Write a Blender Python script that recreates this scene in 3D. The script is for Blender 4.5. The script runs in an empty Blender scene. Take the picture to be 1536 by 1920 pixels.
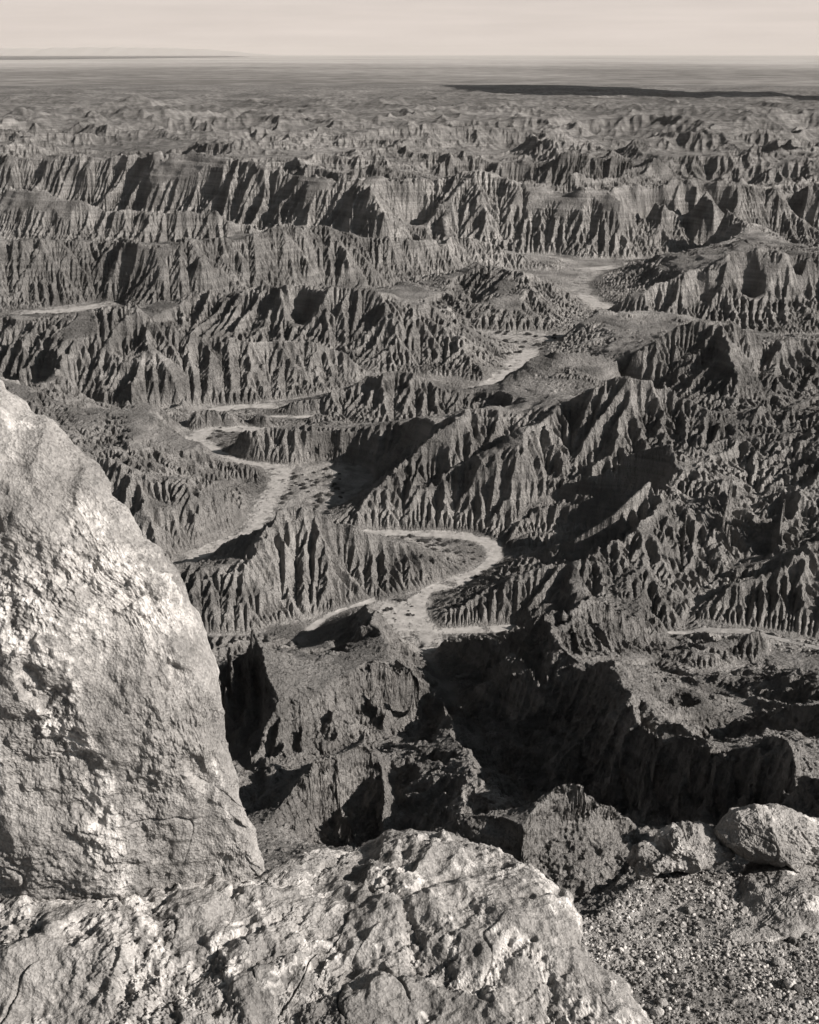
import bpy, math, random
import numpy as np
rad = math.radians
C = bpy.context.scene.collection
SC = bpy.context.scene

# ---------------------------------------------------------------- camera
H = 150.0                       # eye height above the wash floor
F_PX = 2100.0                   # focal length in pixels of the 1536 x 1920 frame
PITCH = math.atan((960 - 101) / F_PX)
cam_d = bpy.data.cameras.new('camera')
cam = bpy.data.objects.new('camera', cam_d)
C.objects.link(cam)
cam.location = (0, 0, H)
cam.rotation_euler = (math.pi / 2 - PITCH, 0, 0)
cam_d.sensor_fit = 'VERTICAL'
cam_d.sensor_height = 30.0
cam_d.lens = 30.0 * F_PX / 1920
cam_d.clip_start = 0.05
cam_d.clip_end = 400000
SC.camera = cam

# ---------------------------------------------------------------- light
SKY_HAZE = 8.0
SUN_EL, SUN_AZ = 31.0, 108.0    # azimuth clockwise from the view direction (+Y)
world = bpy.data.worlds.new('World')
SC.world = world
world.use_nodes = True
nt = world.node_tree
nt.nodes.clear()
wo = nt.nodes.new('ShaderNodeOutputWorld')
bg = nt.nodes.new('ShaderNodeBackground')
sky = nt.nodes.new('ShaderNodeTexSky')
sky.sky_type = 'NISHITA'
sky.sun_disc = False
sky.sun_elevation = rad(SUN_EL)
sky.sun_rotation = rad(SUN_AZ)
sky.air_density = 1.0
sky.dust_density = 1.5
bw = nt.nodes.new('ShaderNodeSeparateColor')   # red-filtered monochrome sky
tint = nt.nodes.new('ShaderNodeMix'); tint.data_type = 'RGBA'; tint.blend_type = 'MULTIPLY'
tint.inputs[0].default_value = 1.0
tint.inputs[7].default_value = (0.86, 0.97, 1.06, 1)
nt.links.new(sky.outputs[0], bw.inputs[0])
nt.links.new(bw.outputs[0], tint.inputs[6])
# pale dust haze low in the sky
wtc = nt.nodes.new('ShaderNodeTexCoord'); wsep = nt.nodes.new('ShaderNodeSeparateXYZ')
nt.links.new(wtc.outputs['Generated'], wsep.inputs[0])
wmr = nt.nodes.new('ShaderNodeMapRange'); wmr.interpolation_type = 'SMOOTHERSTEP'
wmr.inputs[1].default_value = 0.0; wmr.inputs[2].default_value = 0.20; wmr.inputs[3].default_value = 1.0; wmr.inputs[4].default_value = 0.0
nt.links.new(wsep.outputs['Z'], wmr.inputs[0])
wmp = nt.nodes.new('ShaderNodeMapping'); wmp.inputs['Scale'].default_value = (7, 7, 110)
nt.links.new(wtc.outputs['Generated'], wmp.inputs['Vector'])
wnz = nt.nodes.new('ShaderNodeTexNoise'); wnz.inputs['Scale'].default_value = 1.0; wnz.inputs['Detail'].default_value = 6
nt.links.new(wmp.outputs[0], wnz.inputs['Vector'])
wcl = nt.nodes.new('ShaderNodeMapRange'); wcl.inputs[1].default_value = 0.35; wcl.inputs[2].default_value = 0.75
wcl.inputs[3].default_value = 0.94; wcl.inputs[4].default_value = 1.08
nt.links.new(wnz.outputs['Fac'], wcl.inputs[0])
wc = nt.nodes.new('ShaderNodeVectorMath'); wc.operation = 'SCALE'; wc.inputs[0].default_value = tuple(SKY_HAZE * c for c in (1.0, 0.885, 0.81))
nt.links.new(wcl.outputs[0], wc.inputs['Scale'])
wmx = nt.nodes.new('ShaderNodeMix'); wmx.data_type = 'RGBA'
nt.links.new(wmr.outputs[0], wmx.inputs[0]); nt.links.new(tint.outputs[2], wmx.inputs[6]); nt.links.new(wc.outputs[0], wmx.inputs[7])
nt.links.new(wmx.outputs[2], bg.inputs[0])
bg.inputs[1].default_value = 0.05
nt.links.new(bg.outputs[0], wo.inputs[0])
sd = bpy.data.lights.new('sun', 'SUN')
sd.energy = 5.0
sd.angle = rad(0.5)
sd.color = (1.0, 0.94, 0.88)
sun = bpy.data.objects.new('sun', sd)
C.objects.link(sun)
sun.rotation_euler = (rad(90 - SUN_EL), 0, rad(180 - SUN_AZ))
sun.location = (50, 0, 250)
SC.view_settings.view_transform = 'Standard'
SC.view_settings.look = 'None'
SC.view_settings.gamma = 1.0
SC.view_settings.exposure = 0.9

# ---------------------------------------------------------------- noise
_rng = np.random.RandomState(7)
_perm = _rng.permutation(4096).astype(np.int32)
_ang = (_rng.rand(4096) * 2 * np.pi).astype(np.float32)
_gx, _gy = np.cos(_ang), np.sin(_ang)

def perlin(x, y, seed=0):
    x = np.asarray(x, np.float32) + seed * 17.13
    y = np.asarray(y, np.float32) - seed * 9.71
    xi = np.floor(x).astype(np.int32); yi = np.floor(y).astype(np.int32)
    fx = x - xi; fy = y - yi
    u = fx * fx * fx * (fx * (fx * 6 - 15) + 10)
    v = fy * fy * fy * (fy * (fy * 6 - 15) + 10)
    def g(ix, iy, dx, dy):
        h = _perm[(_perm[ix & 4095] + iy) & 4095]
        return _gx[h] * dx + _gy[h] * dy
    a = g(xi, yi, fx, fy); b = g(xi + 1, yi, fx - 1, fy)
    c = g(xi, yi + 1, fx, fy - 1); d = g(xi + 1, yi + 1, fx - 1, fy - 1)
    return 1.5 * (a + u * (b - a) + v * ((c + u * (d - c)) - (a + u * (b - a))))

def fbm(x, y, octs, seed=0, gain=0.5):
    s = 0; a = 1.0
    for k in range(octs):
        s = s + a * perlin(x, y, seed + k * 3)
        x = x * 2.03; y = y * 2.03; a *= gain
    return s

def hash3(ix, iy, iz): return _perm[(_perm[(_perm[ix & 4095] + iy) & 4095] + iz) & 4095]
_g3 = _rng.normal(size=(4096, 3)); _g3 = (_g3 / np.linalg.norm(_g3, axis=1)[:, None]).astype(np.float32)
def perlin3(P, f, seed=0):
    Q = (P * f + np.array([seed * 13.7, seed * 7.1, seed * 3.3])).astype(np.float32)
    I = np.floor(Q).astype(np.int32); Fr = Q - I
    U = Fr ** 3 * (Fr * (Fr * 6 - 15) + 10)
    r = 0
    for a in (0, 1):
        wa = U[..., 0] if a else 1 - U[..., 0]
        for b in (0, 1):
            wb = U[..., 1] if b else 1 - U[..., 1]
            for c in (0, 1):
                wc_ = U[..., 2] if c else 1 - U[..., 2]
                g = _g3[hash3(I[..., 0] + a, I[..., 1] + b, I[..., 2] + c)]
                d = g[..., 0] * (Fr[..., 0] - a) + g[..., 1] * (Fr[..., 1] - b) + g[..., 2] * (Fr[..., 2] - c)
                r = r + wa * wb * wc_ * d
    return r * 1.6
def fbm3(P, f, octs, seed=0, gain=0.5):
    s = 0; a = 1.0
    for k in range(octs):
        s = s + a * perlin3(P, f, seed + k); f *= 2.07; a *= gain
    return s
def smooth(a, b, x):
    t = np.clip((x - a) / (b - a), 0, 1)
    return t * t * (3 - 2 * t)

# ---------------------------------------------------------------- surveyed lines of the badlands
def unproj(x, y, z):
    """point at height z seen at frame position (x, y) from the lookout"""
    dx = (x - 768) / F_PX; dy = (960 - y) / F_PX
    fwd = math.cos(PITCH) + dy * math.sin(PITCH)
    up = -math.sin(PITCH) + dy * math.cos(PITCH)
    t = (H - z) / -up
    return (dx * t, fwd * t, z)

def dep(y):
    return math.tan(PITCH - math.atan((960 - y) / F_PX))

LINES = []     # (points3d, half_width, is_floor)
RPTS = []      # (x, y, z) for spur starts
def ridge(pts, foot=True, s=0.75, z0=0.0):
    out, ft = [], []
    for x, y, yf in pts:
        yw = (H - z0) / dep(yf)
        yr = (H - z0 + yw * s) / (s + dep(y))
        z = H - yr * dep(y)
        out.append(unproj(x, y, max(z, z0 + 0.5)))
        RPTS.append((x, y, max(z, z0 + 0.5)))
        ft.append(unproj(x, yf, z0))
    LINES.append((out, 0, False))
    if foot: LINES.append((ft, 0.6, True))
def crest(pts):
    LINES.append(([unproj(*p) for p in pts], 0, False)); RPTS.extend(pts)
def spur(pts, z1, z0=None, pw=1.0):
    if z0 is None:
        z0 = min(RPTS, key=lambda q: (q[0] - pts[0][0]) ** 2 + (q[1] - pts[0][1]) ** 2)[2]
    L = [0]
    for a, b in zip(pts, pts[1:]): L.append(L[-1] + math.hypot(b[0] - a[0], b[1] - a[1]))
    c = [(x, y, z0 + (z1 - z0) * (l / L[-1]) ** pw) for (x, y), l in zip(pts, L)]
    crest(c)
WASH = []
def valley(pts, w, sand=True):
    p = [unproj(q[0], q[1], q[2] if len(q) > 2 else 0.0) for q in pts]
    LINES.append((p, w / 2, True))
    if sand: WASH.append((p, w / 2))

# far cliff and what lies behind it
ridge([(-60,252,300),(40,258,300),(100,268,300),(200,275,298),(290,283,300),(370,284,300)], foot=False)
ridge([(-80,300,410),(0,296,412),(130,295,418),(265,295,430),(300,292,434),(335,290,438),(385,286,442),(440,300,448),(520,321,457),
       (570,325,462),(610,339,466),(650,338,470),(690,331,472),(740,343,472),(790,337,472),(850,333,473),(892,321,474),(930,333,476),
       (965,348,478),(1040,350,478),(1100,358,486),(1180,350,486),(1240,342,484),(1300,337,480),(1350,345,478),(1420,352,476),(1500,345,478),(1600,350,485)])
spur([(892,321),(960,350),(1008,385),(1060,415),(1090,428),(1125,450)], 4)
spur([(892,322),(892,360),(905,400),(935,458)], 4)
spur([(680,331),(697,370),(715,400),(768,432),(790,448)], 3)
spur([(316,292),(318,320),(342,365),(367,397)], 3)
spur([(1140,352),(1165,395),(1200,425),(1240,455)], 3)
spur([(1200,350),(1240,395),(1290,428),(1330,452)], 3)
spur([(1300,337),(1335,370),(1400,420),(1460,450),(1540,482)], 3)
spur([(1420,352),(1470,380),(1520,420),(1570,460)], 4)
spur([(600,336),(612,380),(630,430)], 3)
ridge([(-60,338,462),(0,342,465),(30,347,468),(50,357,470),(100,367,472),(143,380,474),(200,397,476),(277,400,478),(333,406,478),
       (350,400,478),(410,406,478),(443,417,474),(483,430,470),(500,436,465)])
ridge([(-60,418,446),(0,422,448),(57,432,450),(110,428,452),(135,437,456),(180,426,456),(240,432,456)], foot=False)
ridge([(-60,436,590),(0,440,590),(37,447,585),(80,453,580),(140,455,572),(187,457,565),(227,453,572),(260,457,588),(300,461,588),(340,448,582),
       (360,452,578),(400,457,576),(467,450,572),(512,430,566),(562,427,556),(605,428,543),(645,440,543),(690,450,543),(725,453,540),
       (785,452,532),(832,452,524),(862,443,518),(889,450,514),(912,460,510),(972,483,508),(1012,497,507),(1035,503,508)])
spur([(562,427),(570,470),(590,505),(615,535)], 3)
spur([(645,440),(655,480),(672,520),(690,540)], 3)
spur([(140,455),(165,490),(190,520),(215,555)], 4)
spur([(340,448),(372,490),(420,520),(470,545)], 5)
spur([(280,458),(285,500),(300,540)], 4)
spur([(20,443),(30,500),(15,560)], 4)
ridge([(700,478,520),(745,470,520),(802,473,520),(845,480,518),(879,496,516)], foot=False)
ridge([(765,522,545),(830,516,560),(880,503,580),(902,493,585),(945,503,600),(980,516,605),(1024,530,600),(1060,550,590),(1085,562,575)], foot=False)
spur([(902,493),(905,530),(880,560),(870,580)], 4)
spur([(980,516),(1000,550),(1030,575),(1060,600)], 2)
ridge([(740,548,570),(762,531,578),(795,532,590),(845,553,600),(879,573,610),(929,583,617),(975,592,620),(1000,600,621)], foot=False)
ridge([(333,563,640),(367,547,652),(410,557,662),(477,545,672),(512,550,678),(545,547,684),(602,545,692),(655,550,697),(712,553,700),
       (745,562,700),(775,575,697),(795,578,692),(845,580,668),(865,587,650),(879,612,628)], foot=False)
spur([(712,553),(735,610),(755,650),(780,690)], 2)
spur([(545,547),(560,600),(575,640)], 5)
spur([(600,546),(640,620),(660,660)], 6)
spur([(845,582),(850,620),(870,650),(900,690),(918,715)], 1)
valley([(560,668,4),(620,680,3),(700,702,2),(780,705,1),(860,712,0.5),(915,722,0)], 2, False)
valley([(330,640,6),(380,655,4),(450,668,3),(545,684,2)], 1, False)
ridge([(-60,592,740),(0,602,745),(60,600,750),(110,597,755),(150,590,758),(187,581,765),(233,577,772),(262,589,775),(277,608,770),(317,622,766),(367,635,764),
       (417,642,762),(467,650,758),(512,652,752),(550,647,748),(600,652,742),(622,657,738),(655,680,732),(685,703,722),(700,712,718)])
spur([(277,610),(284,660),(300,690),(335,730),(357,765)], 2)
spur([(284,660),(262,690),(245,735),(225,770)], 3)
spur([(187,582),(192,640),(180,690),(190,750)], 4)
spur([(60,600),(45,650),(35,700)], 12)
spur([(110,597),(100,650),(120,700),(165,745)], 8)
# middle distance, left of the wash
ridge([(-40,690,870),(40,722,880),(120,765,890),(190,778,888),(227,770,880),(247,760,870),(283,759,862),(315,770,850),(340,790,838),(352,812,826)], foot=False)
valley([(90,745,20),(160,772,12),(230,775,6),(300,768,3),(350,775,1)], 1, False)
ridge([(355,771,800),(393,771,803),(440,777,805),(483,781,806),(516,785,808)], foot=False, s=1.5)
spur([(120,765),(150,810),(185,850),(215,880)], 15)
spur([(190,778),(222,830),(250,870)], 16)
spur([(283,759),(310,800),(335,820)], 14)
ridge([(335,822,900),(367,832,902),(400,858,905),(440,872,906),(485,882,906)], foot=False)
ridge([(100,830,1060),(150,850,1060),(200,882,1060),(260,898,1060),(310,905,1056),(350,905,1050),(383,893,1042),(410,905,1030),(440,925,1012),(458,960,992)])
spur([(383,893),(375,960),(360,1020)], 4)
spur([(260,898),(275,960),(300,1030)], 6)
valley([(300,900,13),(360,905,9),(420,900,4),(460,905,0)], 1, False)
# dark mesa, central hill, cone
ridge([(518,772,781),(560,756,781),(600,751,780),(636,735,782)], foot=False, s=1.5)
ridge([(640,735,782),(679,714,790),(720,702,800),(765,694,800),(790,712,800),(832,737,800),(879,739,795),(915,738,790)], foot=False)
ridge([(572,801,806),(595,784,806),(618,773,806),(632,775,806),(650,792,807),(668,806,808)], foot=False)
valley([(510,781),(560,782),(600,781)], 4)
valley([(640,785),(672,800),(720,803),(780,802),(830,798)], 1.5, False)
ridge([(405,842,860),(427,818,866),(450,815,868),(483,813,871),(550,808,875),(610,806,878),(672,806,882),(745,801,892),(795,800,925),(835,790,960),(865,780,985)], foot=False, s=1.1)
valley([(410,858,0),(440,864,0),(500,870,0),(560,875,0),(640,880,0),(700,900,1)], 2, False)
ridge([(865,780,985),(889,773,1003),(945,777,1003),(1024,777,1010),(1057,762,1020),(1091,750,1030),(1130,730,1050),(1177,717,1060),(1250,727,1060),
       (1290,745,1060),(1330,775,1060),(1385,797,1060),(1420,792,1060),(1470,775,1060),(1536,762,1050),(1620,750,1050)], foot=False)
spur([(889,773),(850,800),(800,827),(765,845),(747,880),(738,905),(710,925),(682,945),(672,990)], 3)
spur([(1057,762),(1017,800),(1000,817),(960,855),(920,870),(877,881),(833,900),(790,920),(740,955),(705,988)], 2)
spur([(1130,730),(1110,800),(1095,850),(1070,890)], 17)
spur([(1385,797),(1341,847),(1300,870),(1262,900),(1241,940),(1191,995),(1140,1025),(1100,1045)], 17)
spur([(1341,847),(1257,853),(1224,873),(1167,897),(1091,927),(1050,933),(1010,960),(975,985),(948,1014)], 2)
valley([(940,1006,1),(990,955,7),(1050,918,13),(1110,890,20),(1180,850,28),(1260,830,34)], 0.8, False)
valley([(965,1045,2),(1020,1030,6),(1080,1010,12),(1150,965,20),(1220,900,28)], 0.8, False)
valley([(830,890,14),(880,860,18),(930,830,22)], 0.5, False)
spur([(1438,790),(1441,833),(1424,890),(1412,935),(1417,985),(1395,1035),(1384,1060)], 13)
spur([(1536,775),(1524,873),(1520,950),(1500,1000),(1488,1035)], 18)
spur([(1324,862),(1318,900),(1314,940),(1316,985),(1340,1035),(1362,1062)], 14)
spur([(1191,997),(1200,1040),(1230,1090),(1260,1130),(1278,1165)], 7)
spur([(1100,1045),(1110,1090),(1120,1130)], 9)
spur([(1100,1045),(1020,1075),(940,1105),(880,1130),(835,1152)], 2)
valley([(1278,1172,6),(1335,1100,11),(1366,1066,13),(1440,1050,17),(1536,1012,24)], 1.2, False)
valley([(1370,1010,19),(1362,950,27),(1375,880,34)], 0.6, False)
valley([(1470,1040,17),(1465,960,28),(1480,890,36)], 0.6, False)
valley([(1275,1080,12),(1285,1000,19),(1290,940,26)], 0.6, False)
ridge([(1310,1153,1166),(1340,1125,1172),(1370,1100,1176),(1430,1075,1182),(1480,1055,1190),(1536,1040,1200),(1620,1030,1210)], z0=7)
# hills behind on the right
ridge([(1051,640,650),(1077,613,655),(1104,593,655),(1134,585,655),(1191,590,655),(1271,590,650),(1311,602,645),(1345,609,645)], foot=False)
ridge([(915,738,745),(945,713,760),(979,690,775),(1005,672,785),(1040,662,790),(1087,665,790),(1141,667,792),(1200,658,795),(1244,637,797),(1277,614,800),
       (1330,609,805),(1367,609,808),(1400,622,806),(1424,632,803),(1480,640,800),(1600,650,790)], foot=False)
spur([(1367,610),(1374,660),(1378,720),(1388,782)], 9)
valley([(960,742,0),(1040,740,2),(1140,735,4),(1220,745,6),(1300,780,8),(1370,800,8),(1440,780,9),(1536,740,12)], 1, False)
valley([(1440,760,10),(1420,700,16),(1450,660,20)], 0.6, False)
ridge([(1125,585,598),(1150,570,606),(1184,553,612),(1257,523,618),(1331,508,624),(1380,480,628),(1417,470,630),(1457,480,630),(1500,487,628),(1600,490,625)])
spur([(1417,470),(1425,510),(1430,550),(1400,590)], 3)
spur([(1331,508),(1335,550),(1320,590)], 3)
spur([(1500,487),(1495,540),(1480,585)], 4)
ridge([(1185,512,530),(1210,487,540),(1267,478,545),(1340,470,550),(1390,455,555),(1430,455,560),(1460,470,560),(1600,486,560)], foot=False)
# central peak
ridge([(300,1080,1190),(340,1067,1190),(367,1073,1190),(387,1086,1190),(433,1083,1190),(467,1060,1190),(493,1033,1184),(503,1000,1178),(520,977,1172),(553,963,1166),
       (570,953,1162),(587,953,1158),(607,967,1152),(623,980,1146),(653,990,1140),(667,997,1137),(700,1007,1130),(733,1020,1121),(767,1032,1113),
       (810,1052,1104),(845,1068,1094)])
spur([(520,977),(480,995),(440,1012),(405,1040)], 2)
spur([(467,1060),(440,1045),(400,1040)], 3)
spur([(587,953),(600,1020),(610,1080),(620,1130)], 2)
spur([(553,963),(545,1050),(530,1130)], 2)
# near ground
crest([(590,1222,9),(620,1200,13),(650,1180,16),(690,1172,17),(700,1150,15),(690,1133,12),(665,1148,7)])
crest([(690,1172,17),(715,1200,19),(745,1235,20),(777,1253,20)])
crest([(833,1313,12),(810,1283,16),(777,1253,20),(733,1247,23),(703,1242,24),(690,1253,23),(647,1273,23),(607,1300,24),(567,1310,25),(517,1313,27),(500,1330,27),(470,1365,27)])
crest([(340,1210,36),(380,1200,36),(420,1188,36),(467,1178,36),(497,1207,33),(510,1220,30),(533,1222,24),(567,1225,18)])
crest([(497,1207,33),(505,1260,31),(517,1313,27)])
valley([(650,1245,6),(640,1236,5),(600,1218,3),(570,1205,1),(560,1195,0)], 2.5, False)
valley([(380,1340,16),(440,1420,16),(470,1440,18),(490,1540,22)], 1, False)
valley([(480,1500,23),(560,1440,18),(620,1418,16),(700,1402,15),(740,1382,13),(775,1385,11),(800,1350,8)], 1, False)
crest([(593,1423,34),(640,1422,33),(673,1410,32.5),(679,1364,32.5),(687,1364,32.5),(707,1410,31),(717,1433,29),(713,1483,28.5),(710,1540,28)])
crest([(593,1423,34),(575,1460,34),(573,1507,35),(545,1530,36),(517,1547,37),(480,1546,38),(440,1540,40)])
valley([(640,1600,18),(700,1600,20),(560,1640,24)], 1, False)
valley([(735,1440,21),(740,1530,25),(720,1600,25)], 1.2, False)
crest([(833,1318,16),(845,1345,19),(850,1385,25),(890,1425,30),(880,1470,33),(868,1500,35),(862,1530,38)])
crest([(775,1445,25),(800,1450,27),(850,1450,30),(890,1450,32)])
crest([(858,1318,17),(893,1322,18.5),(915,1350,21),(943,1415,26),(975,1435,28),(993,1450,30),(1008,1497,33)])
crest([(1195,1562,54.5),(1160,1530,57),(1125,1512,59),(1110,1500,60.5),(1100,1468,64),(1060,1472,63.5),(1040,1478,63),(1030,1500,62),(1005,1530,61.5),(985,1560,61)])
crest([(850,1530,59),(870,1530,60),(940,1545,60.5),(985,1560,61)])
valley([(800,1600,55),(880,1605,55.5),(960,1650,53.5),(1060,1702,51.5),(1120,1672,52.5),(1190,1610,54),(1230,1600,50)], 0.5, False)
valley([(802,1192,0.5),(800,1228,2),(830,1275,6),(870,1340,12),(925,1420,17),(1000,1500,24),(1100,1548,32),(1250,1562,44),(1400,1545,53),(1536,1535,60),(1620,1535,62)], 1.6, False)
crest([(1085,1252,30),(1100,1254,31),(1150,1240,38),(1165,1260,39),(1180,1300,42),(1190,1350,46),(1230,1372,50),(1270,1375,52),(1300,1385,55),(1340,1412,58),
       (1380,1412,59),(1430,1380,60),(1460,1385,62),(1480,1420,64),(1500,1445,66),(1536,1452,68),(1620,1465,70)])
crest([(1190,1350,46),(1170,1400,42),(1120,1460,37)])
crest([(1300,1385,55),(1290,1440,52),(1270,1500,48)])
crest([(830,1205,5),(870,1195,12),(930,1190,19),(990,1175,26),(1022,1152,30),(1060,1140,30),(1110,1138,28),(1150,1142,26),(1190,1152,22),(1240,1185,14),(1265,1205,10)])
crest([(1022,1152,30),(1035,1180,31),(1055,1220,30),(1085,1252,30)])
crest([(1055,1222,30.5),(1000,1232,28.5),(950,1238,24),(900,1250,16)])
crest([(1075,1245,30.5),(1010,1252,29),(960,1266,25),(900,1285,18),(862,1300,12)])
crest([(990,1178,26),(960,1200,21),(925,1215,14)])
valley([(860,1215,3),(920,1222,9),(980,1215,15)], 0.6, False)
valley([(1105,1248,24),(1168,1236,21),(1220,1230,15),(1260,1240,12)], 1.6, False)
valley([(1255,1187,6),(1290,1186,6),(1320,1181,7),(1400,1183,8),(1470,1200,10),(1536,1215,12)], 3)
valley([(1310,1262,15),(1368,1252,14),(1400,1240,13)], 2, False)
valley([(1240,1262,16),(1300,1290,20),(1350,1292,20),(1385,1305,22),(1392,1325,25),(1378,1345,27)], 2.2, False)
valley([(1470,1235,13),(1536,1245,15),(1600,1250,16)], 12, False)
crest([(1345,1210,15),(1400,1190,18),(1430,1185,18),(1450,1210,17),(1462,1232,16)])
crest([(1265,1225,15),(1290,1217,17),(1335,1222,17)])
crest([(1420,1275,24),(1480,1262,27),(1536,1256,30),(1600,1250,32)])
crest([(1470,1330,38),(1536,1322,42),(1600,1320,46)])
# washes
valley([(800,1225,2),(812,1205,0.7),(800,1175),(782,1150),(778,1130),(800,1108),(850,1092),(900,1070),(928,1047),(925,1022),(890,1007),(840,1002),(760,1000),(690,999),(655,1003)], 6)
valley([(350,1055),(380,1035),(420,1020),(465,1000),(490,970),(508,930),(528,895),(530,882),(500,872),(450,866),(420,860),(390,840),(362,825),(378,812),(405,805),(450,804),(515,807)], 9)
valley([(600,885),(640,905),(600,925),(560,945),(530,960)], 26, False)
valley([(385,768),(430,766),(470,762),(520,760)], 9)
valley([(355,830),(345,800),(370,770)], 3, False)
valley([(905,735),(945,702),(975,677),(1000,655)], 12)
valley([(890,628),(940,632),(1000,632),(1052,634)], 26)
valley([(650,544),(690,543),(735,545)], 12)
valley([(1090,552),(1105,563),(1130,575),(1148,592)], 14)
valley([(1095,505),(1130,503),(1150,500)], 14)
valley([(1092,550),(1085,530),(1110,510)], 14, False)
valley([(40,587),(100,585),(150,578),(205,571)], 16)
valley([(785,1130),(762,1150),(745,1165)], 9)
valley([(830,1183),(870,1182),(920,1180),(962,1177)], 4)
valley([(700,1124),(650,1141),(612,1156),(580,1180)], 2.4)
# ribs on the near slopes
crest([(567,1310,25),(574,1365,22.5),(566,1425,16.5)])
crest([(517,1313,27),(520,1370,24),(508,1435,17)])
crest([(640,1275,23.5),(630,1340,21),(618,1405,15.5)])
crest([(700,1245,24),(714,1300,20.5),(722,1362,14.5)])
crest([(760,1250,23),(774,1300,18.5),(776,1350,12)])
crest([(430,1188,36),(420,1250,31),(415,1345,18)])
crest([(470,1178,35),(464,1270,29),(454,1390,17.5)])
crest([(640,1422,33.5),(655,1500,31),(640,1585,26)])
crest([(575,1460,34.5),(590,1530,31),(580,1600,26)])
crest([(1150,1242,38.5),(1125,1285,37),(1080,1330,32),(1010,1370,23),(960,1400,17)])
crest([(1180,1300,42.5),(1150,1345,41),(1105,1385,35),(1072,1395,32),(1040,1440,25)])
crest([(1190,1352,46.5),(1160,1400,46),(1120,1440,42),(1060,1495,33)])
crest([(1240,1374,51),(1215,1430,50),(1180,1490,44),(1150,1540,37)])
crest([(1300,1386,55.5),(1285,1430,55.5),(1260,1480,52),(1235,1540,47)])
crest([(1340,1413,58.5),(1335,1460,57.5),(1320,1520,52)])
crest([(1430,1382,60.5),(1415,1430,60.5),(1395,1480,58),(1380,1530,55)])
crest([(1480,1421,64.5),(1470,1470,63.5),(1460,1520,60)])
crest([(1175,1290,41),(1230,1310,33),(1290,1335,27)])
crest([(1110,1140,28),(1130,1180,26),(1150,1225,21.5)])
crest([(1060,1142,30),(1078,1190,28),(1100,1238,23)])
# slopes of the near ground, ruled from crest to foot
FACES = []
def face(top, bot, n=14, pw=1.0):
    def res(p, m=40):
        p = [np.array(unproj(*q)) for q in p]
        L = np.concatenate([[0], np.cumsum([np.linalg.norm(b - a) for a, b in zip(p, p[1:])])])
        t = np.linspace(0, L[-1], m)
        return np.stack([np.interp(t, L, [q[k] for q in p]) for k in range(3)], -1)
    A, B = res(top), res(bot)
    for k in range(1, n):
        t = k / n
        P = A + (B - A) * t
        P[:, 2] = A[:, 2] + (B[:, 2] - A[:, 2]) * t ** pw
        FACES.append([tuple(q) for q in P])
face([(1022,1152,30),(1060,1140,30),(1110,1138,28),(1150,1142,26),(1190,1152,22),(1240,1185,14)], [(1082,1245,27),(1105,1246,22),(1168,1236,20),(1200,1232,17),(1240,1225,13),(1262,1215,10)])
face([(1150,1240,38),(1180,1300,42),(1190,1350,46),(1230,1372,50),(1300,1385,55)], [(1250,1258,18),(1300,1292,20),(1385,1310,22),(1385,1340,27),(1370,1375,38)])
face([(1085,1252,30),(1150,1245,37),(1180,1300,42),(1190,1350,46),(1230,1372,50),(1300,1385,55),(1380,1412,59),(1430,1380,60),(1480,1420,64),(1536,1452,68),(1620,1465,70)],
     [(830,1275,6),(870,1340,12),(925,1420,17),(1000,1500,24),(1100,1548,32),(1250,1562,44),(1400,1545,53),(1536,1535,60),(1620,1535,62)], 3, 0.9)
face([(870,1195,12),(930,1190,19),(990,1175,26),(1022,1152,30),(1055,1220,30),(1085,1252,30)], [(812,1232,3),(822,1250,4),(830,1275,6),(840,1295,8),(860,1325,11),(900,1385,16)], 3, 0.9)
face([(470,1365,27),(500,1330,27),(517,1313,27),(567,1310,25),(607,1300,24),(647,1273,23),(690,1253,23),(733,1247,23),(777,1253,20),(810,1283,16)],
     [(470,1440,18),(490,1442,17),(510,1440,20),(560,1432,18),(620,1415,16),(680,1400,15),(730,1372,13),(770,1360,10),(800,1350,8),(820,1335,7)], 4, 0.9)
face([(380,1200,36),(420,1188,36),(467,1178,36),(497,1207,33),(505,1260,31),(500,1330,27),(470,1365,27)], [(330,1300,14),(380,1330,14),(420,1380,15),(450,1400,16),(455,1410,16),(465,1425,17),(470,1440,18)], 4, 0.9)
face([(573,1507,35),(575,1460,34),(593,1423,34),(640,1422,33),(690,1410,31.5),(717,1433,29),(713,1483,28.5)], [(500,1620,28),(540,1625,26),(580,1620,25),(620,1605,24.5),(650,1592,25),(685,1570,26),(710,1540,27.5)])
face([(858,1318,17),(893,1322,18.5),(915,1350,21),(943,1415,26),(993,1450,30),(1008,1497,33),(1000,1530,37)], [(833,1318,16),(845,1345,19),(850,1385,25),(890,1425,30),(880,1470,33),(868,1500,35),(860,1530,38)])
face([(1030,1500,63),(1040,1478,64),(1100,1468,64),(1110,1500,60.5),(1160,1530,57),(1195,1562,54.5)], [(985,1600,57.5),(1010,1650,54),(1040,1682,52),(1060,1692,52),(1120,1662,53),(1190,1575,56.5)])
valley([(700,1133),(730,1148),(762,1178),(790,1206)], 8)
valley([(735,1128),(748,1140),(770,1150)], 8)
# foot of the lookout cliff
LINES.append(([(-60, 82, 62), (0, 82, 60), (60, 82, 66)], 0.5, False))

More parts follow.
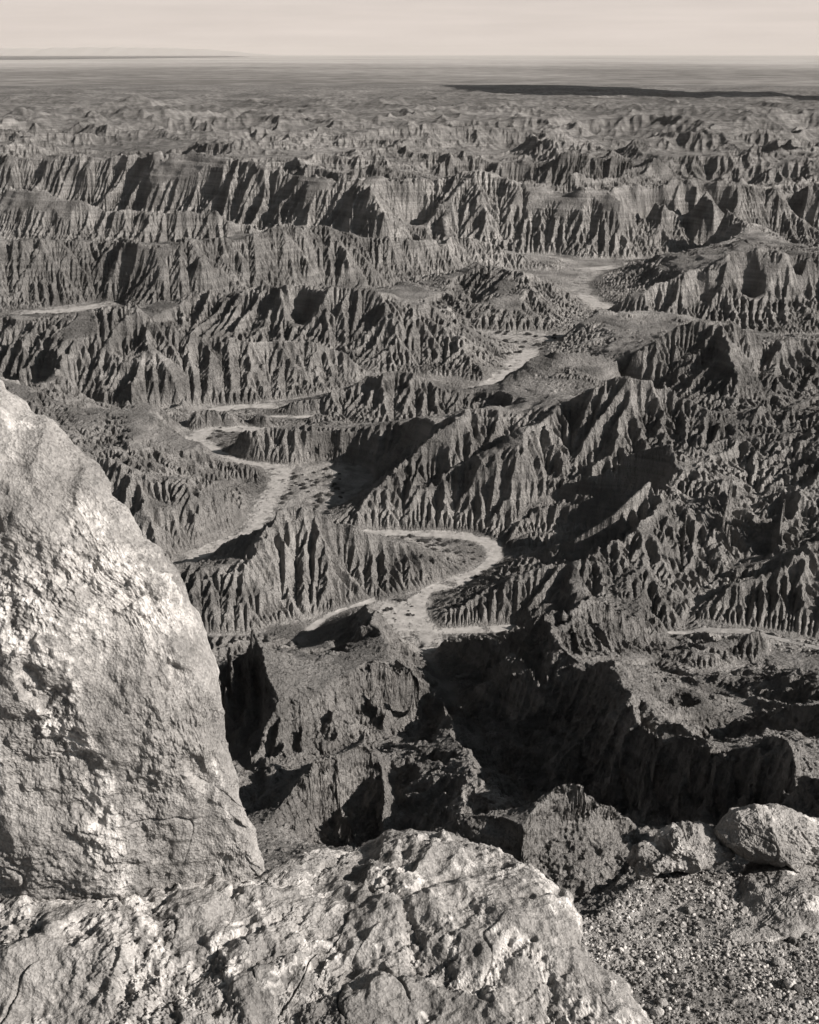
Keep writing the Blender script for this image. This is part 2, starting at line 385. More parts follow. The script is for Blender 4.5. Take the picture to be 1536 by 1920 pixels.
# ---------------------------------------------------------------- terrain solve on a plan-view log-polar grid
TH = 0.49
DTH = 0.0008
R0, R1 = 80.0, 6400.0
NL = 5
q = 2 ** NL
NJ = int(round(2 * TH / DTH / q)) * q
NI = int(round(math.log(R1 / R0) / DTH / q)) * q
def axes(k):
    f = 2 ** k
    nj, ni = NJ // f, NI // f
    th = -TH + (np.arange(nj) + 0.5) * (DTH * f)
    r = R0 * np.exp((np.arange(ni) + 0.5) * (DTH * f))
    return r.astype(np.float32), th.astype(np.float32)
def cells(P):
    r = np.hypot(P[:, 0], P[:, 1]); th = np.arctan2(P[:, 0], P[:, 1])
    i = np.floor(np.log(r / R0) / DTH).astype(int); j = np.floor((th + TH) / DTH).astype(int)
    ok = (i >= 0) & (i < NI) & (j >= 0) & (j < NJ)
    return i[ok], j[ok], ok
def dens(pts, step_rel=0.0007):
    out = []
    for a, b in zip(pts, pts[1:]):
        a = np.array(a, float); b = np.array(b, float)
        n = int(np.hypot(*(b - a)[:2]) / (step_rel * max(40, min(np.hypot(*a[:2]), np.hypot(*b[:2]))))) + 2
        t = np.linspace(0, 1, n)[:, None]
        out.append(a + (b - a) * t)
    return np.concatenate(out)
val = np.zeros((NI, NJ), np.float32); cnt = np.zeros((NI, NJ), np.float32)
flo = np.zeros((NI, NJ), bool); sand = np.zeros((NI, NJ), np.float32)
rs = np.random.RandomState(3)
cval = np.zeros((NI, NJ), np.float32); ccnt = np.zeros((NI, NJ), np.float32)
for pts, hw, isf in LINES:
    D = dens(pts)
    if not isf:
        # crest lines wander a little
        w = 0.008 * np.hypot(D[:, 0], D[:, 1])
        D[:, 0] += w * perlin(D[:, 0] * 0.11, D[:, 1] * 0.11, 5); D[:, 1] += w * perlin(D[:, 0] * 0.11, D[:, 1] * 0.11, 6)
        _nr = smooth(180, 330, np.hypot(D[:, 0], D[:, 1])); D[:, 2] += np.clip(D[:, 2], 0, 40) * _nr * (0.09 * perlin(D[:, 0] * 0.035, D[:, 1] * 0.035, 8) + 0.07 * perlin(D[:, 0] * 0.12, D[:, 1] * 0.12, 9)) + (1 - _nr) * 0.7 * perlin(D[:, 0] * 0.2, D[:, 1] * 0.2, 9)
        i, j, ok = cells(D)
        np.add.at(cval, (i, j), D[ok, 2]); np.add.at(ccnt, (i, j), 1)
    else:
        n = 1
        if hw > 0.3:
            n = int(min(160, 8 + 60 * (hw / (0.0014 * 250)) ** 2 * 0.05))
        E = np.repeat(D, n, 0)
        ang = rs.rand(len(E)) * 6.283
        wob = 1 + 0.6 * perlin(E[:, 0] * 0.08, E[:, 1] * 0.08, 11)
        rr = hw * np.sqrt(rs.rand(len(E))) * wob
        E[:, 0] += rr * np.cos(ang); E[:, 1] += rr * np.sin(ang)
        i, j, ok = cells(E)
        np.add.at(val, (i, j), E[ok, 2]); np.add.at(cnt, (i, j), 1)
        flo[i, j] = True
for pts, hw in WASH:
    D = np.repeat(dens(pts), 30, 0)
    ang = rs.rand(len(D)) * 6.283; rr = hw * 1.1 * np.sqrt(rs.rand(len(D)))
    D[:, 0] += rr * np.cos(ang); D[:, 1] += rr * np.sin(ang)
    i, j, ok = cells(D); sand[i, j] = 1
def box(a, n):
    for _ in range(n):
        p = np.pad(a, 1, 'edge')
        a = (p[:-2, 1:-1] + p[2:, 1:-1] + p[1:-1, :-2] + p[1:-1, 2:] + a * 2) / 6
    return a
fl = box(flo.astype(np.float32), 3) > 0.36
add = fl & ~flo
val_s = box(np.where(cnt > 0, val / np.maximum(cnt, 1), 0).astype(np.float32), 3) / np.maximum(box((cnt > 0).astype(np.float32), 3), 1e-3)
val = np.where(add, val_s, val); cnt = np.where(add, 1, cnt); flo = flo | add
sand = np.clip(box(sand, 4) * 2.2 - 0.7, 0, 1) * np.clip(box(flo.astype(np.float32), 3) * 3 - 2, 0, 1)
sand = np.maximum(sand, 0.5 * box((flo & (val < 3)).astype(np.float32), 3))
use_c = (ccnt > 0) & (~flo)
fv = np.zeros((NI, NJ), np.float32); fc = np.zeros((NI, NJ), np.float32)
for pts in FACES:
    D = dens(pts)
    i, j, ok = cells(D)
    np.add.at(fv, (i, j), D[ok, 2]); np.add.at(fc, (i, j), 1)
use_f = (fc > 0) & (~flo) & (~use_c)
val = np.where(cnt > 0, val / np.maximum(cnt, 1), 0)
val[use_c] = (cval / np.maximum(ccnt, 1))[use_c]
val[use_f] = (fv / np.maximum(fc, 1))[use_f]
fix = flo | use_c | use_f

FARHILLS = [(390,212,248,50),(830,205,245,75),(700,252,285,40),(250,170,205,100),(320,190,220,70),(170,195,240,70),(60,215,265,80),(1040,263,312,50),
    (1150,262,325,65),(1290,283,325,55),(1420,255,300,65),(1510,262,300,60),(620,245,290,70),(500,250,292,80),(905,240,272,60),(1000,240,264,50),
    (300,245,285,70),(120,238,280,80),(760,262,310,60),(870,272,320,80),(980,285,325,60),(1380,292,330,60),(40,190,225,60),(1230,240,268,60),(560,215,245,50)]
def far_height(X, Y):
    R = np.hypot(X, Y)
    wx = X + 45 * perlin(X / 220, Y / 220, 41); wy = Y + 45 * perlin(X / 220, Y / 220, 42)
    n1 = 1 - np.abs(perlin(wx / 290, wy / 290, 31)) * 1.9
    n2 = 1 - np.abs(perlin(wx / 130, wy / 130, 33)) * 1.8
    n3 = perlin(X / 700, Y / 700, 36)
    n4 = 1 - np.abs(perlin(X / 48, Y / 48, 38)) * 1.5
    amp = np.interp(R, [1000, 1300, 2000, 2800, 3800, 4800, 6200], [32, 46, 52, 44, 31, 20, 12])
    h = amp * (0.72 * n1 + 0.30 * n2 * (0.3 + 0.7 * n1) + 0.05 * n4 + 0.3 * n3) - 8
    for (x, y, yf, hw) in FARHILLS:
        yb = H / dep(yf); rb = hw / F_PX * yb
        yc = yb + rb * 0.8; top = H - yc * dep(y); xc = (x - 768) / F_PX * yc / math.cos(PITCH)
        xc = unproj(x, y, top)[0]
        wob = 1 + 0.35 * perlin(X / 70, Y / 70, x)
        d = np.hypot((X - xc), (Y - yc) * 1.0) / rb * wob
        h = np.maximum(h, top * (1 - d) * 1.0)
    return h

def down(a, w):
    s = a * w
    s2 = s.reshape(s.shape[0] // 2, 2, s.shape[1] // 2, 2).sum((1, 3))
    w2 = w.reshape(w.shape[0] // 2, 2, w.shape[1] // 2, 2).sum((1, 3))
    return np.where(w2 > 0, s2 / np.maximum(w2, 1e-6), 0).astype(np.float32), (w2 > 0).astype(np.float32)
def up(a):
    ni, nj = a.shape
    b = np.empty((ni * 2, nj), a.dtype)
    p = np.pad(a, ((1, 1), (0, 0)), 'edge')
    b[0::2] = 0.25 * p[:-2] + 0.75 * p[1:-1]; b[1::2] = 0.75 * p[1:-1] + 0.25 * p[2:]
    c = np.empty((ni * 2, nj * 2), a.dtype)
    p = np.pad(b, ((0, 0), (1, 1)), 'edge')
    c[:, 0::2] = 0.25 * p[:, :-2] + 0.75 * p[:, 1:-1]; c[:, 1::2] = 0.75 * p[:, 1:-1] + 0.25 * p[:, 2:]
    return c
# far zone is held to the procedural hills
r0, t0 = axes(0)
RR, TT = np.meshgrid(r0, t0, indexing='ij')
XX = RR * np.sin(TT); YY = RR * np.cos(TT)
FARR = 1330.0
k2 = 2
rc, tc = axes(k2)
Rc, Tc = np.meshgrid(rc, tc, indexing='ij')
farc = far_height(Rc * np.sin(Tc), Rc * np.cos(Tc)).astype(np.float32)
far = up(up(farc))
_cr = np.array(LINES[1][0]); _ct = np.arctan2(_cr[:, 0], _cr[:, 1]); _cR = np.hypot(_cr[:, 0], _cr[:, 1])
_o = np.argsort(_ct)
crest_r = np.interp(t0, _ct[_o], _cR[_o])
behind = RR - crest_r[None]
fm = behind > 75
val[(behind > 45) & (behind < 48)] = 22; fix = fix | ((behind > 45) & (behind < 48))
val[fm] = far[fm]; fix = fix | fm
pyr = [(val, fix.astype(np.float32))]
for k in range(NL): pyr.append(down(*pyr[-1]))
z = np.where(pyr[-1][1] > 0, pyr[-1][0], 15).astype(np.float32)
for k in range(NL, -1, -1):
    v, m = pyr[k]; m = m > 0
    if k < NL: z = up(z)
    z[m] = v[m]
    free = ~m
    for it in range([12, 30, 60, 150, 300, 800][k]):
        p = np.pad(z, 1, 'edge')
        zz = 0.25 * (p[:-2, 1:-1] + p[2:, 1:-1] + p[1:-1, :-2] + p[1:-1, 2:])
        z = np.where(free, z + 1.0 * (zz - z), z)
base = z
print('base', base.shape, float(base.min()), float(base.max()))

# ---- stream-power carving
NB = [(-1, 0), (1, 0), (0, -1), (0, 1), (-1, -1), (-1, 1), (1, -1), (1, 1)]
def receivers(z, dx, jit):
    ni, nj = z.shape
    idx = np.arange(ni * nj, dtype=np.int32).reshape(ni, nj)
    p = np.pad(z, 1, constant_values=1e9)
    best = np.zeros_like(z); rec = idx.copy()
    dist = np.ones_like(z)
    for n, (a, b) in enumerate(NB):
        zn = p[1 + a:1 + a + ni, 1 + b:1 + b + nj]
        d = 1.0 if n < 4 else 1.41421
        s = (z - zn) / (dx * d) * jit[n]
        m = s > best
        best = np.where(m, s, best)
        rec = np.where(m, idx + a * nj + b, rec)
        dist = np.where(m, d, dist)
    return rec, dist * dx, best
def accumulate(rec, area):
    n = len(rec)
    me = np.arange(n, dtype=np.int32)
    S = np.append(area.astype(np.float64), 0); ptr = np.where(rec == me, n, rec).astype(np.int32); ptr = np.append(ptr, n)
    for _ in range(13):
        add = np.bincount(ptr, S, n + 1); add[n] = 0
        S = S + add; S[n] = 0
        ptr = ptr[ptr]
        if (ptr == n).all(): break
    return S[:n]
def solve(z, rec, Fc):
    n = len(rec)
    me = np.arange(n, dtype=np.int32)
    root = rec == me
    b = np.where(root, 0, Fc / (1 + Fc)).astype(np.float32); a = np.where(root, z, z / (1 + Fc)).astype(np.float32)
    ptr = rec.copy()
    for _ in range(13):
        a = a + b * a[ptr]; b = b * b[ptr]; ptr = ptr[ptr]
        if b.max() < 1e-5: break
    return a
def talus(z, dx, smax, keep, n):
    for _ in range(n):
        p = np.pad(z, 1, constant_values=1e9)
        lim = np.full_like(z, 1e9)
        for k, (a, b) in enumerate(NB):
            d = 1.0 if k < 4 else 1.41421
            lim = np.minimum(lim, p[1 + a:1 + a + z.shape[0], 1 + b:1 + b + z.shape[1]] + smax * dx * d)
        z = np.where(keep, z, np.minimum(z, lim))
    return z
def carve(z, k, steps, KT, A0, seed):
    r, th = axes(k)
    dx = (r * DTH * 2 ** k)[:, None] * np.ones_like(z)
    X = r[:, None] * np.sin(th)[None]; Y = r[:, None] * np.cos(th)[None]
    rg = np.random.RandomState(seed)
    v, m = pyr[k]
    flk = FL[k]
    nearf = (smooth(110, 175, r) * (0.4 + 0.6 * smooth(215, 300, r)))[:, None]
    smax = (0.72 + 0.28 * smooth(180, 300, r)[:, None]) * (SMX[k] + 0.45 * perlin(X / 37, Y / 37, 51))
    area = (dx * dx).ravel()
    kvar = np.clip(1 + 0.9 * perlin(X / 45, Y / 45, 401 + k) + 0.5 * perlin(X / 15, Y / 15, 405 + k), 0.25, 2.2)
    for s in range(steps):
        jit = [1 + 0.25 * (rg.rand(*z.shape).astype(np.float32) - 0.5) for _ in range(8)]
        rec, dist, best = receivers(z, dx, jit)
        rec = rec.ravel().copy(); me = np.arange(rec.size, dtype=np.int32)
        rec[flk.ravel()] = me[flk.ravel()]
        A = accumulate(rec, area)
        Fc = (nearf * np.ones_like(z)).ravel() * kvar.ravel() * (KT / steps) * np.maximum(np.sqrt(np.minimum(A, A0 * [16, 30, 40][k])) - math.sqrt(A0), 0) / dist.ravel()
        z = solve(z.ravel(), rec, Fc.astype(np.float32)).reshape(z.shape)
        z = talus(z, dx, smax, flk, 3)
    return z, A.reshape(z.shape), X, Y
SMX = [2.3, 1.45, 1.05]
FL = [flo]
for k in range(3): FL.append(FL[-1].reshape(FL[-1].shape[0] // 2, 2, FL[-1].shape[1] // 2, 2).max((1, 3)))
import time as _t
_s = _t.time()
CR = [(np.where(use_c, base, 0).astype(np.float32), use_c.astype(np.float32))]
for k in range(NL): CR.append(down(*CR[-1]))
CN = []; NR = []
for k in range(3):
    _r, _th = axes(k)
    NR.append(smooth(180, 330, _r)[:, None])
    CN.append(perlin(_r[:, None] * np.sin(_th)[None] / 13, _r[:, None] * np.cos(_th)[None] / 13, 97))
def restore(z, k):
    """give the crests back the height that carving took, fading to nothing at the floors"""
    v, m = CR[k]
    ks = min(k + 3, NL)
    d = np.where(m > 0, v - z, 0).astype(np.float32); w = (m > 0).astype(np.float32)
    pyrd = [(d, w)]
    for _ in range(ks - k): pyrd.append(down(*pyrd[-1]))
    c = None
    for q_ in range(ks - k, -1, -1):
        dd, ww = pyrd[q_]
        kk = k + q_
        zero = (pyr[kk][1] > 0) & (ww == 0)
        c = np.zeros_like(dd) if c is None else up(c)
        free = ~(zero | (ww > 0))
        c = np.where(ww > 0, dd, np.where(zero, 0, c))
        for it in range(400 if q_ == ks - k else (25 if kk else 10)):
            p = np.pad(c, 1, 'edge')
            zz = 0.25 * (p[:-2, 1:-1] + p[2:, 1:-1] + p[1:-1, :-2] + p[1:-1, 2:])
            c = np.where(free, zz, c)
    print('restore', k, float(np.abs(d[w > 0]).mean()), float(d.max()))
    # blur once so the crest is not a wire
    p = np.pad(c, 1, 'edge')
    c = 0.5 * c + 0.125 * (p[:-2, 1:-1] + p[2:, 1:-1] + p[1:-1, :-2] + p[1:-1, 2:])
    bk = BASES[k]
    return np.where(c > 0, np.maximum(z, np.minimum(z + c, bk + np.minimum(bk, 25) * (0.05 + 0.08 * CN[k]) * NR[k] + 0.4 + 0.6 * NR[k])), z + c)
def xy(k):
    r, th = axes(k)
    return r[:, None] * np.sin(th)[None], r[:, None] * np.cos(th)[None]
BASES = [base]
for k in range(2):
    zb = BASES[-1]; BASES.append(0.25 * (zb[0::2, 0::2] + zb[1::2, 0::2] + zb[0::2, 1::2] + zb[1::2, 1::2]))
zb = base
for k in range(2): zb = 0.25 * (zb[0::2, 0::2] + zb[1::2, 0::2] + zb[0::2, 1::2] + zb[1::2, 1::2])
X, Y = xy(2); r = axes(2)[0]
na = np.clip(zb, 0, 18)
_ga, _gb = np.gradient(zb); _bs = np.hypot(_ga, _gb) / (r[:, None] * DTH * 4)
na = na * (0.35 + 0.65 * smooth(0.55, 0.15, box(_bs, 3)))
na = na * (1 - 0.65 * smooth(1150, 1500, np.hypot(X, Y)))
zk = zb + na * (0.24 * perlin(X / 30, Y / 30, 60) * NR[2] + 0.17 * perlin(X / 16, Y / 16, 61) + 0.09 * perlin(X / 8, Y / 8, 62)) * (1 - FL[2])
zk, A, _, _ = carve(zk, 2, 12, 1.1, 30.0, 1)
zk = restore(zk, 2)
z1 = up(zk)
X, Y = xy(1)
z1 = z1 + np.clip(z1, 0, 12) * (0.05 * perlin(X / 5, Y / 5, 63)) * (1 - FL[1])
z1 = z1 + smooth(290, 170, np.hypot(X, Y)) * 0.55 * fbm(X / 6.5, Y / 6.5, 3, 81) * (1 - FL[1])
z1, A, _, _ = carve(z1, 1, 8, 1.6, 3.5, 2)
z1 = restore(z1, 1)
z0 = up(z1)
z0 = z0 + np.clip(z0 * 0.1, 0, 1) * (0.30 * perlin(XX / 2.2, YY / 2.2, 64) + 0.22 * perlin(XX / 1.0, YY / 1.0, 65)) * (~flo)
z0 = z0 + smooth(290, 170, RR) * 0.3 * fbm(XX / 1.6, YY / 1.6, 3, 91) * (~flo)
z0, A, _, _ = carve(z0, 0, 9, 5.0, 0.4, 3)
z0 = restore(z0, 0)
z0 = talus(z0, (r0 * DTH)[:, None], 2.1, flo, 3)
zt = z0
print('carve', _t.time() - _s)

# strata: benches and ledges at levels that hold over the whole area
def strata(z, X, Y, amp=1.0):
    zz = z + 0.02 * X + 0.01 * Y + 0.8 * perlin(X / 60, Y / 60, 71)
    return amp * (0.45 * np.sin(zz * 1.05) + 0.28 * np.sin(zz * 2.3 + 1.0) + 0.16 * np.sin(zz * 4.9 + 2.0))
hz = np.clip((zt - 1.5) / 6, 0, 1) * (~flo)
zt = zt + strata(zt, XX, YY) * hz * smooth(90, 350, RR) * 0.6

_sa, _sb = np.gradient(zt); _sl = np.hypot(_sa, _sb) / (RR * DTH); sand = sand * smooth(0.75, 0.3, _sl) * smooth(-0.75, 0.25, fbm(XX / 5, YY / 7, 4, 201) + (sand - 0.55) * 1.1)
_b = smooth(5600, 6330, RR); zt = zt * (1 - _b) + (1.0 + 0.25 * np.clip(zt - 1, -2, 4)) * _b

def grid_mesh(name, X, Y, Z, attrs):
    ni, nj = X.shape
    me = bpy.data.meshes.new(name)
    co = np.stack([X, Y, Z], -1).reshape(-1, 3).astype(np.float32)
    idx = np.arange(ni * nj, dtype=np.int32).reshape(ni, nj)
    qd = np.stack([idx[:-1, :-1], idx[:-1, 1:], idx[1:, 1:], idx[1:, :-1]], -1).reshape(-1, 4)
    me.vertices.add(len(co)); me.vertices.foreach_set('co', co.ravel())
    me.loops.add(qd.size); me.loops.foreach_set('vertex_index', qd.ravel())
    me.polygons.add(len(qd)); me.polygons.foreach_set('loop_start', np.arange(0, qd.size, 4, dtype=np.int32))
    me.polygons.foreach_set('loop_total', np.full(len(qd), 4, np.int32))
    me.polygons.foreach_set('use_smooth', np.ones(len(qd), bool))
    me.update(calc_edges=True)
    for k, v in attrs.items():
        a = me.attributes.new(k, 'FLOAT', 'POINT'); a.data.foreach_set('value', v.ravel().astype(np.float32))
    o = bpy.data.objects.new(name, me); C.objects.link(o)
    return o

# ---------------------------------------------------------------- materials
WARM = (1.0, 0.955, 0.91)
def grey(v): return (v * WARM[0], v * WARM[1], v * WARM[2], 1)
def terrain_mat():
    m = bpy.data.materials.new('badland_clay'); m.use_nodes = True
    n = m.node_tree; n.nodes.clear(); L = n.links
    out = n.nodes.new('ShaderNodeOutputMaterial'); b = n.nodes.new('ShaderNodeBsdfPrincipled')
    b.inputs['Roughness'].default_value = 0.95; b.inputs['Specular IOR Level'].default_value = 0.1
    L.new(b.outputs[0], out.inputs[0])
    tc = n.nodes.new('ShaderNodeNewGeometry')
    at = n.nodes.new('ShaderNodeAttribute'); at.attribute_name = 'sand'
    nz = n.nodes.new('ShaderNodeTexNoise'); nz.inputs['Scale'].default_value = 0.06; nz.inputs['Detail'].default_value = 8
    L.new(tc.outputs['Position'], nz.inputs['Vector'])
    cr = n.nodes.new('ShaderNodeValToRGB')
    cr.color_ramp.elements[0].position = 0.36; cr.color_ramp.elements[0].color = grey(0.14)
    cr.color_ramp.elements[1].position = 0.64; cr.color_ramp.elements[1].color = grey(0.265)
    L.new(nz.outputs['Fac'], cr.inputs[0])
    # beds: colour bands that follow height
    sx = n.nodes.new('ShaderNodeMapping'); sx.inputs['Scale'].default_value = (0.012, 0.012, 0.55)
    L.new(tc.outputs['Position'], sx.inputs['Vector'])
    nb = n.nodes.new('ShaderNodeTexNoise'); nb.inputs['Scale'].default_value = 1.0; nb.inputs['Detail'].default_value = 5
    L.new(sx.outputs[0], nb.inputs['Vector'])
    mb = n.nodes.new('ShaderNodeMapRange'); mb.inputs[1].default_value = 0.3; mb.inputs[2].default_value = 0.7
    mb.inputs[3].default_value = 0.74; mb.inputs[4].default_value = 1.2
    L.new(nb.outputs['Fac'], mb.inputs[0])
    mm = n.nodes.new('ShaderNodeMix'); mm.data_type = 'RGBA'; mm.blend_type = 'MULTIPLY'; mm.inputs[0].default_value = 1
    L.new(cr.outputs[0], mm.inputs[6]); L.new(mb.outputs[0], mm.inputs[7])
    # base colour darkens gradually with distance from the lookout
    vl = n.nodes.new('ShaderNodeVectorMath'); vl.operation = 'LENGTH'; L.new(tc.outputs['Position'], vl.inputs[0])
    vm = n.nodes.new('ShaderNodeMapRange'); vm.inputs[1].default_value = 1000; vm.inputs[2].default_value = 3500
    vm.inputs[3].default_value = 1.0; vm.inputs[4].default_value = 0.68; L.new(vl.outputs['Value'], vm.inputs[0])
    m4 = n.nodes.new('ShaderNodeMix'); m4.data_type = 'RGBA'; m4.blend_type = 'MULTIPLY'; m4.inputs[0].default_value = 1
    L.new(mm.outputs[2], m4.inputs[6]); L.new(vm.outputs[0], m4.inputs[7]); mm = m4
    nl = n.nodes.new('ShaderNodeTexNoise'); nl.inputs['Scale'].default_value = 0.0035; nl.inputs['Detail'].default_value = 5
    mo = n.nodes.new('ShaderNodeMapping'); mo.inputs['Location'].default_value = (900, 300, 0)
    L.new(tc.outputs['Position'], mo.inputs['Vector']); L.new(mo.outputs[0], nl.inputs['Vector'])
    ml = n.nodes.new('ShaderNodeMapRange'); ml.inputs[1].default_value = 0.36; ml.inputs[2].default_value = 0.64
    ml.inputs[3].default_value = 0.72; ml.inputs[4].default_value = 1.22; L.new(nl.outputs['Fac'], ml.inputs[0])
    m3 = n.nodes.new('ShaderNodeMix'); m3.data_type = 'RGBA'; m3.blend_type = 'MULTIPLY'; m3.inputs[0].default_value = 1
    L.new(mm.outputs[2], m3.inputs[6]); L.new(ml.outputs[0], m3.inputs[7]); mm = m3
    ms = n.nodes.new('ShaderNodeMix'); ms.data_type = 'RGBA'
    L.new(at.outputs['Fac'], ms.inputs[0]); L.new(mm.outputs[2], ms.inputs[6]); ns = n.nodes.new('ShaderNodeTexNoise'); ns.inputs['Scale'].default_value = 0.35; ns.inputs['Detail'].default_value = 8; ns.inputs['Roughness'].default_value = 0.7
    L.new(tc.outputs['Position'], ns.inputs['Vector'])
    rs_ = n.nodes.new('ShaderNodeValToRGB'); rs_.color_ramp.elements[0].position = 0.35; rs_.color_ramp.elements[0].color = grey(0.20)
    rs_.color_ramp.elements[1].position = 0.62; rs_.color_ramp.elements[1].color = grey(0.34)
    L.new(ns.outputs['Fac'], rs_.inputs[0]); L.new(rs_.outputs[0], ms.inputs[7])
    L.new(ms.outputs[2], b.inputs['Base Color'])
    n2 = n.nodes.new('ShaderNodeTexNoise'); n2.inputs['Scale'].default_value = 1.1; n2.inputs['Detail'].default_value = 7
    n2.inputs['Roughness'].default_value = 0.65
    L.new(tc.outputs['Position'], n2.inputs['Vector'])
    prev = None
    for sc, det, dist, vec in [((1.5, 1.5, 0.2), 4, 1.7, 1), ((0.45, 0.45, 0.08), 3, 3.0, 1), ((0.03, 0.03, 1.3), 4, 0.35, 1), ((1.2, 1.2, 1.2), 7, 0.9, 1)]:
        mp = n.nodes.new('ShaderNodeMapping'); mp.inputs['Scale'].default_value = sc
        L.new(tc.outputs['Position'], mp.inputs['Vector'])
        nn = n.nodes.new('ShaderNodeTexNoise'); nn.inputs['Scale'].default_value = 1.0; nn.inputs['Detail'].default_value = det
        nn.inputs['Roughness'].default_value = 0.62
        L.new(mp.outputs[0], nn.inputs['Vector'])
        bp = n.nodes.new('ShaderNodeBump'); bp.inputs['Distance'].default_value = dist
        inv = n.nodes.new('ShaderNodeMath'); inv.operation = 'SUBTRACT'; inv.inputs[0].default_value = 1.0
        L.new(at.outputs['Fac'], inv.inputs[1]); L.new(inv.outputs[0], bp.inputs['Strength'])
        L.new(nn.outputs['Fac'], bp.inputs['Height'])
        if prev: L.new(prev.outputs[0], bp.inputs['Normal'])
        prev = bp
    L.new(prev.outputs[0], b.inputs['Normal'])
    return m
_ifar = int(math.log(FARR / R0) / DTH) // 2 * 2
rows = np.concatenate([np.arange(0, _ifar), np.arange(_ifar, NI, 2)])
TX, TY, TZ = XX.copy(), YY.copy(), zt.copy()
_n3 = int(math.log(420 / R0) / DTH)
P3 = np.stack([XX[:_n3], YY[:_n3], zt[:_n3]], -1).astype(np.float32)
_du = np.gradient(P3, axis=0); _dv = np.gradient(P3, axis=1)
N3 = np.cross(_dv, _du); N3 /= np.linalg.norm(N3, axis=-1, keepdims=True); N3 *= np.sign(N3[..., 2:3] + 1e-9)
PS = P3 * np.array([1, 1, 2.2], np.float32)
_d3 = 0.55 * perlin3(PS, 0.28, 301) - 0.45 * np.abs(perlin3(PS, 0.6, 303)) + 0.22 * perlin3(PS, 1.3, 305) + 0.12 * perlin3(P3, 2.7, 307)
_w3 = smooth(420, 200, RR[:_n3]) * np.clip((P3[..., 2] - 1.0) / 5, 0, 1) * (1 - sand[:_n3]) * smooth(0.25, 0.9, _sl[:_n3])
_off = N3 * (_d3 * _w3 * (0.3 + 0.85 * smooth(290, 225, RR[:_n3])))[..., None]
TX[:_n3] += _off[..., 0]; TY[:_n3] += _off[..., 1]; TZ[:_n3] += _off[..., 2]
terrain = grid_mesh('badlands_hills', TX[rows], TY[rows], TZ[rows], {'sand': sand[rows]})
del TX, TY, TZ, P3, N3, PS, _off, _du, _dv
terrain['kind'] = 'structure'
terrain.data.materials.append(terrain_mat())
edge_z = zt[-1].copy()
del CR, pyr, val, cnt, fv, fc, cval, ccnt


# ---------------------------------------------------------------- desert plain, lake, mountains, cloud
def simple_mat(name, base, rough=0.95):
    m = bpy.data.materials.new(name); m.use_nodes = True
    b = m.node_tree.nodes['Principled BSDF']
    b.inputs['Base Color'].default_value = base; b.inputs['Roughness'].default_value = rough
    b.inputs['Specular IOR Level'].default_value = 0.15
    return m
def plain_mat():
    m = bpy.data.materials.new('desert_plain'); m.use_nodes = True
    n = m.node_tree; L = n.links; b = n.nodes['Principled BSDF']
    b.inputs['Roughness'].default_value = 1.0; b.inputs['Specular IOR Level'].default_value = 0.0
    g = n.nodes.new('ShaderNodeNewGeometry')
    def noise(sc, det, ro=0.6):
        mp = n.nodes.new('ShaderNodeMapping'); mp.inputs['Scale'].default_value = sc
        L.new(g.outputs['Position'], mp.inputs['Vector'])
        t = n.nodes.new('ShaderNodeTexNoise'); t.inputs['Scale'].default_value = 1; t.inputs['Detail'].default_value = det
        t.inputs['Roughness'].default_value = ro
        L.new(mp.outputs[0], t.inputs['Vector']); return t
    a = noise((0.00022, 0.00016, 0), 6); c = noise((0.004, 0.003, 0), 6, 0.7)
    mx = n.nodes.new('ShaderNodeMath'); mx.operation = 'MULTIPLY_ADD'; mx.inputs[1].default_value = 0.55
    L.new(c.outputs['Fac'], mx.inputs[0]); 
    m2 = n.nodes.new('ShaderNodeMath'); m2.operation = 'MULTIPLY'; m2.inputs[1].default_value = 0.6
    L.new(a.outputs['Fac'], m2.inputs[0]); L.new(m2.outputs[0], mx.inputs[2])
    cr = n.nodes.new('ShaderNodeValToRGB')
    cr.color_ramp.elements[0].position = 0.42; cr.color_ramp.elements[0].color = grey(0.10)
    cr.color_ramp.elements[1].position = 0.74; cr.color_ramp.elements[1].color = grey(0.34)
    # scrub near the hills gives way to pale flats far out
    sp = n.nodes.new('ShaderNodeSeparateXYZ'); L.new(g.outputs['Position'], sp.inputs[0])
    dr = n.nodes.new('ShaderNodeMapRange'); dr.inputs[1].default_value = 8500; dr.inputs[2].default_value = 24000
    dr.inputs[3].default_value = -0.10; dr.inputs[4].default_value = 0.10; L.new(sp.outputs['Y'], dr.inputs[0])
    ad = n.nodes.new('ShaderNodeMath'); ad.operation = 'ADD'; L.new(mx.outputs[0], ad.inputs[0]); L.new(dr.outputs[0], ad.inputs[1])
    L.new(ad.outputs[0], cr.inputs[0]); L.new(cr.outputs[0], b.inputs['Base Color'])
    return m
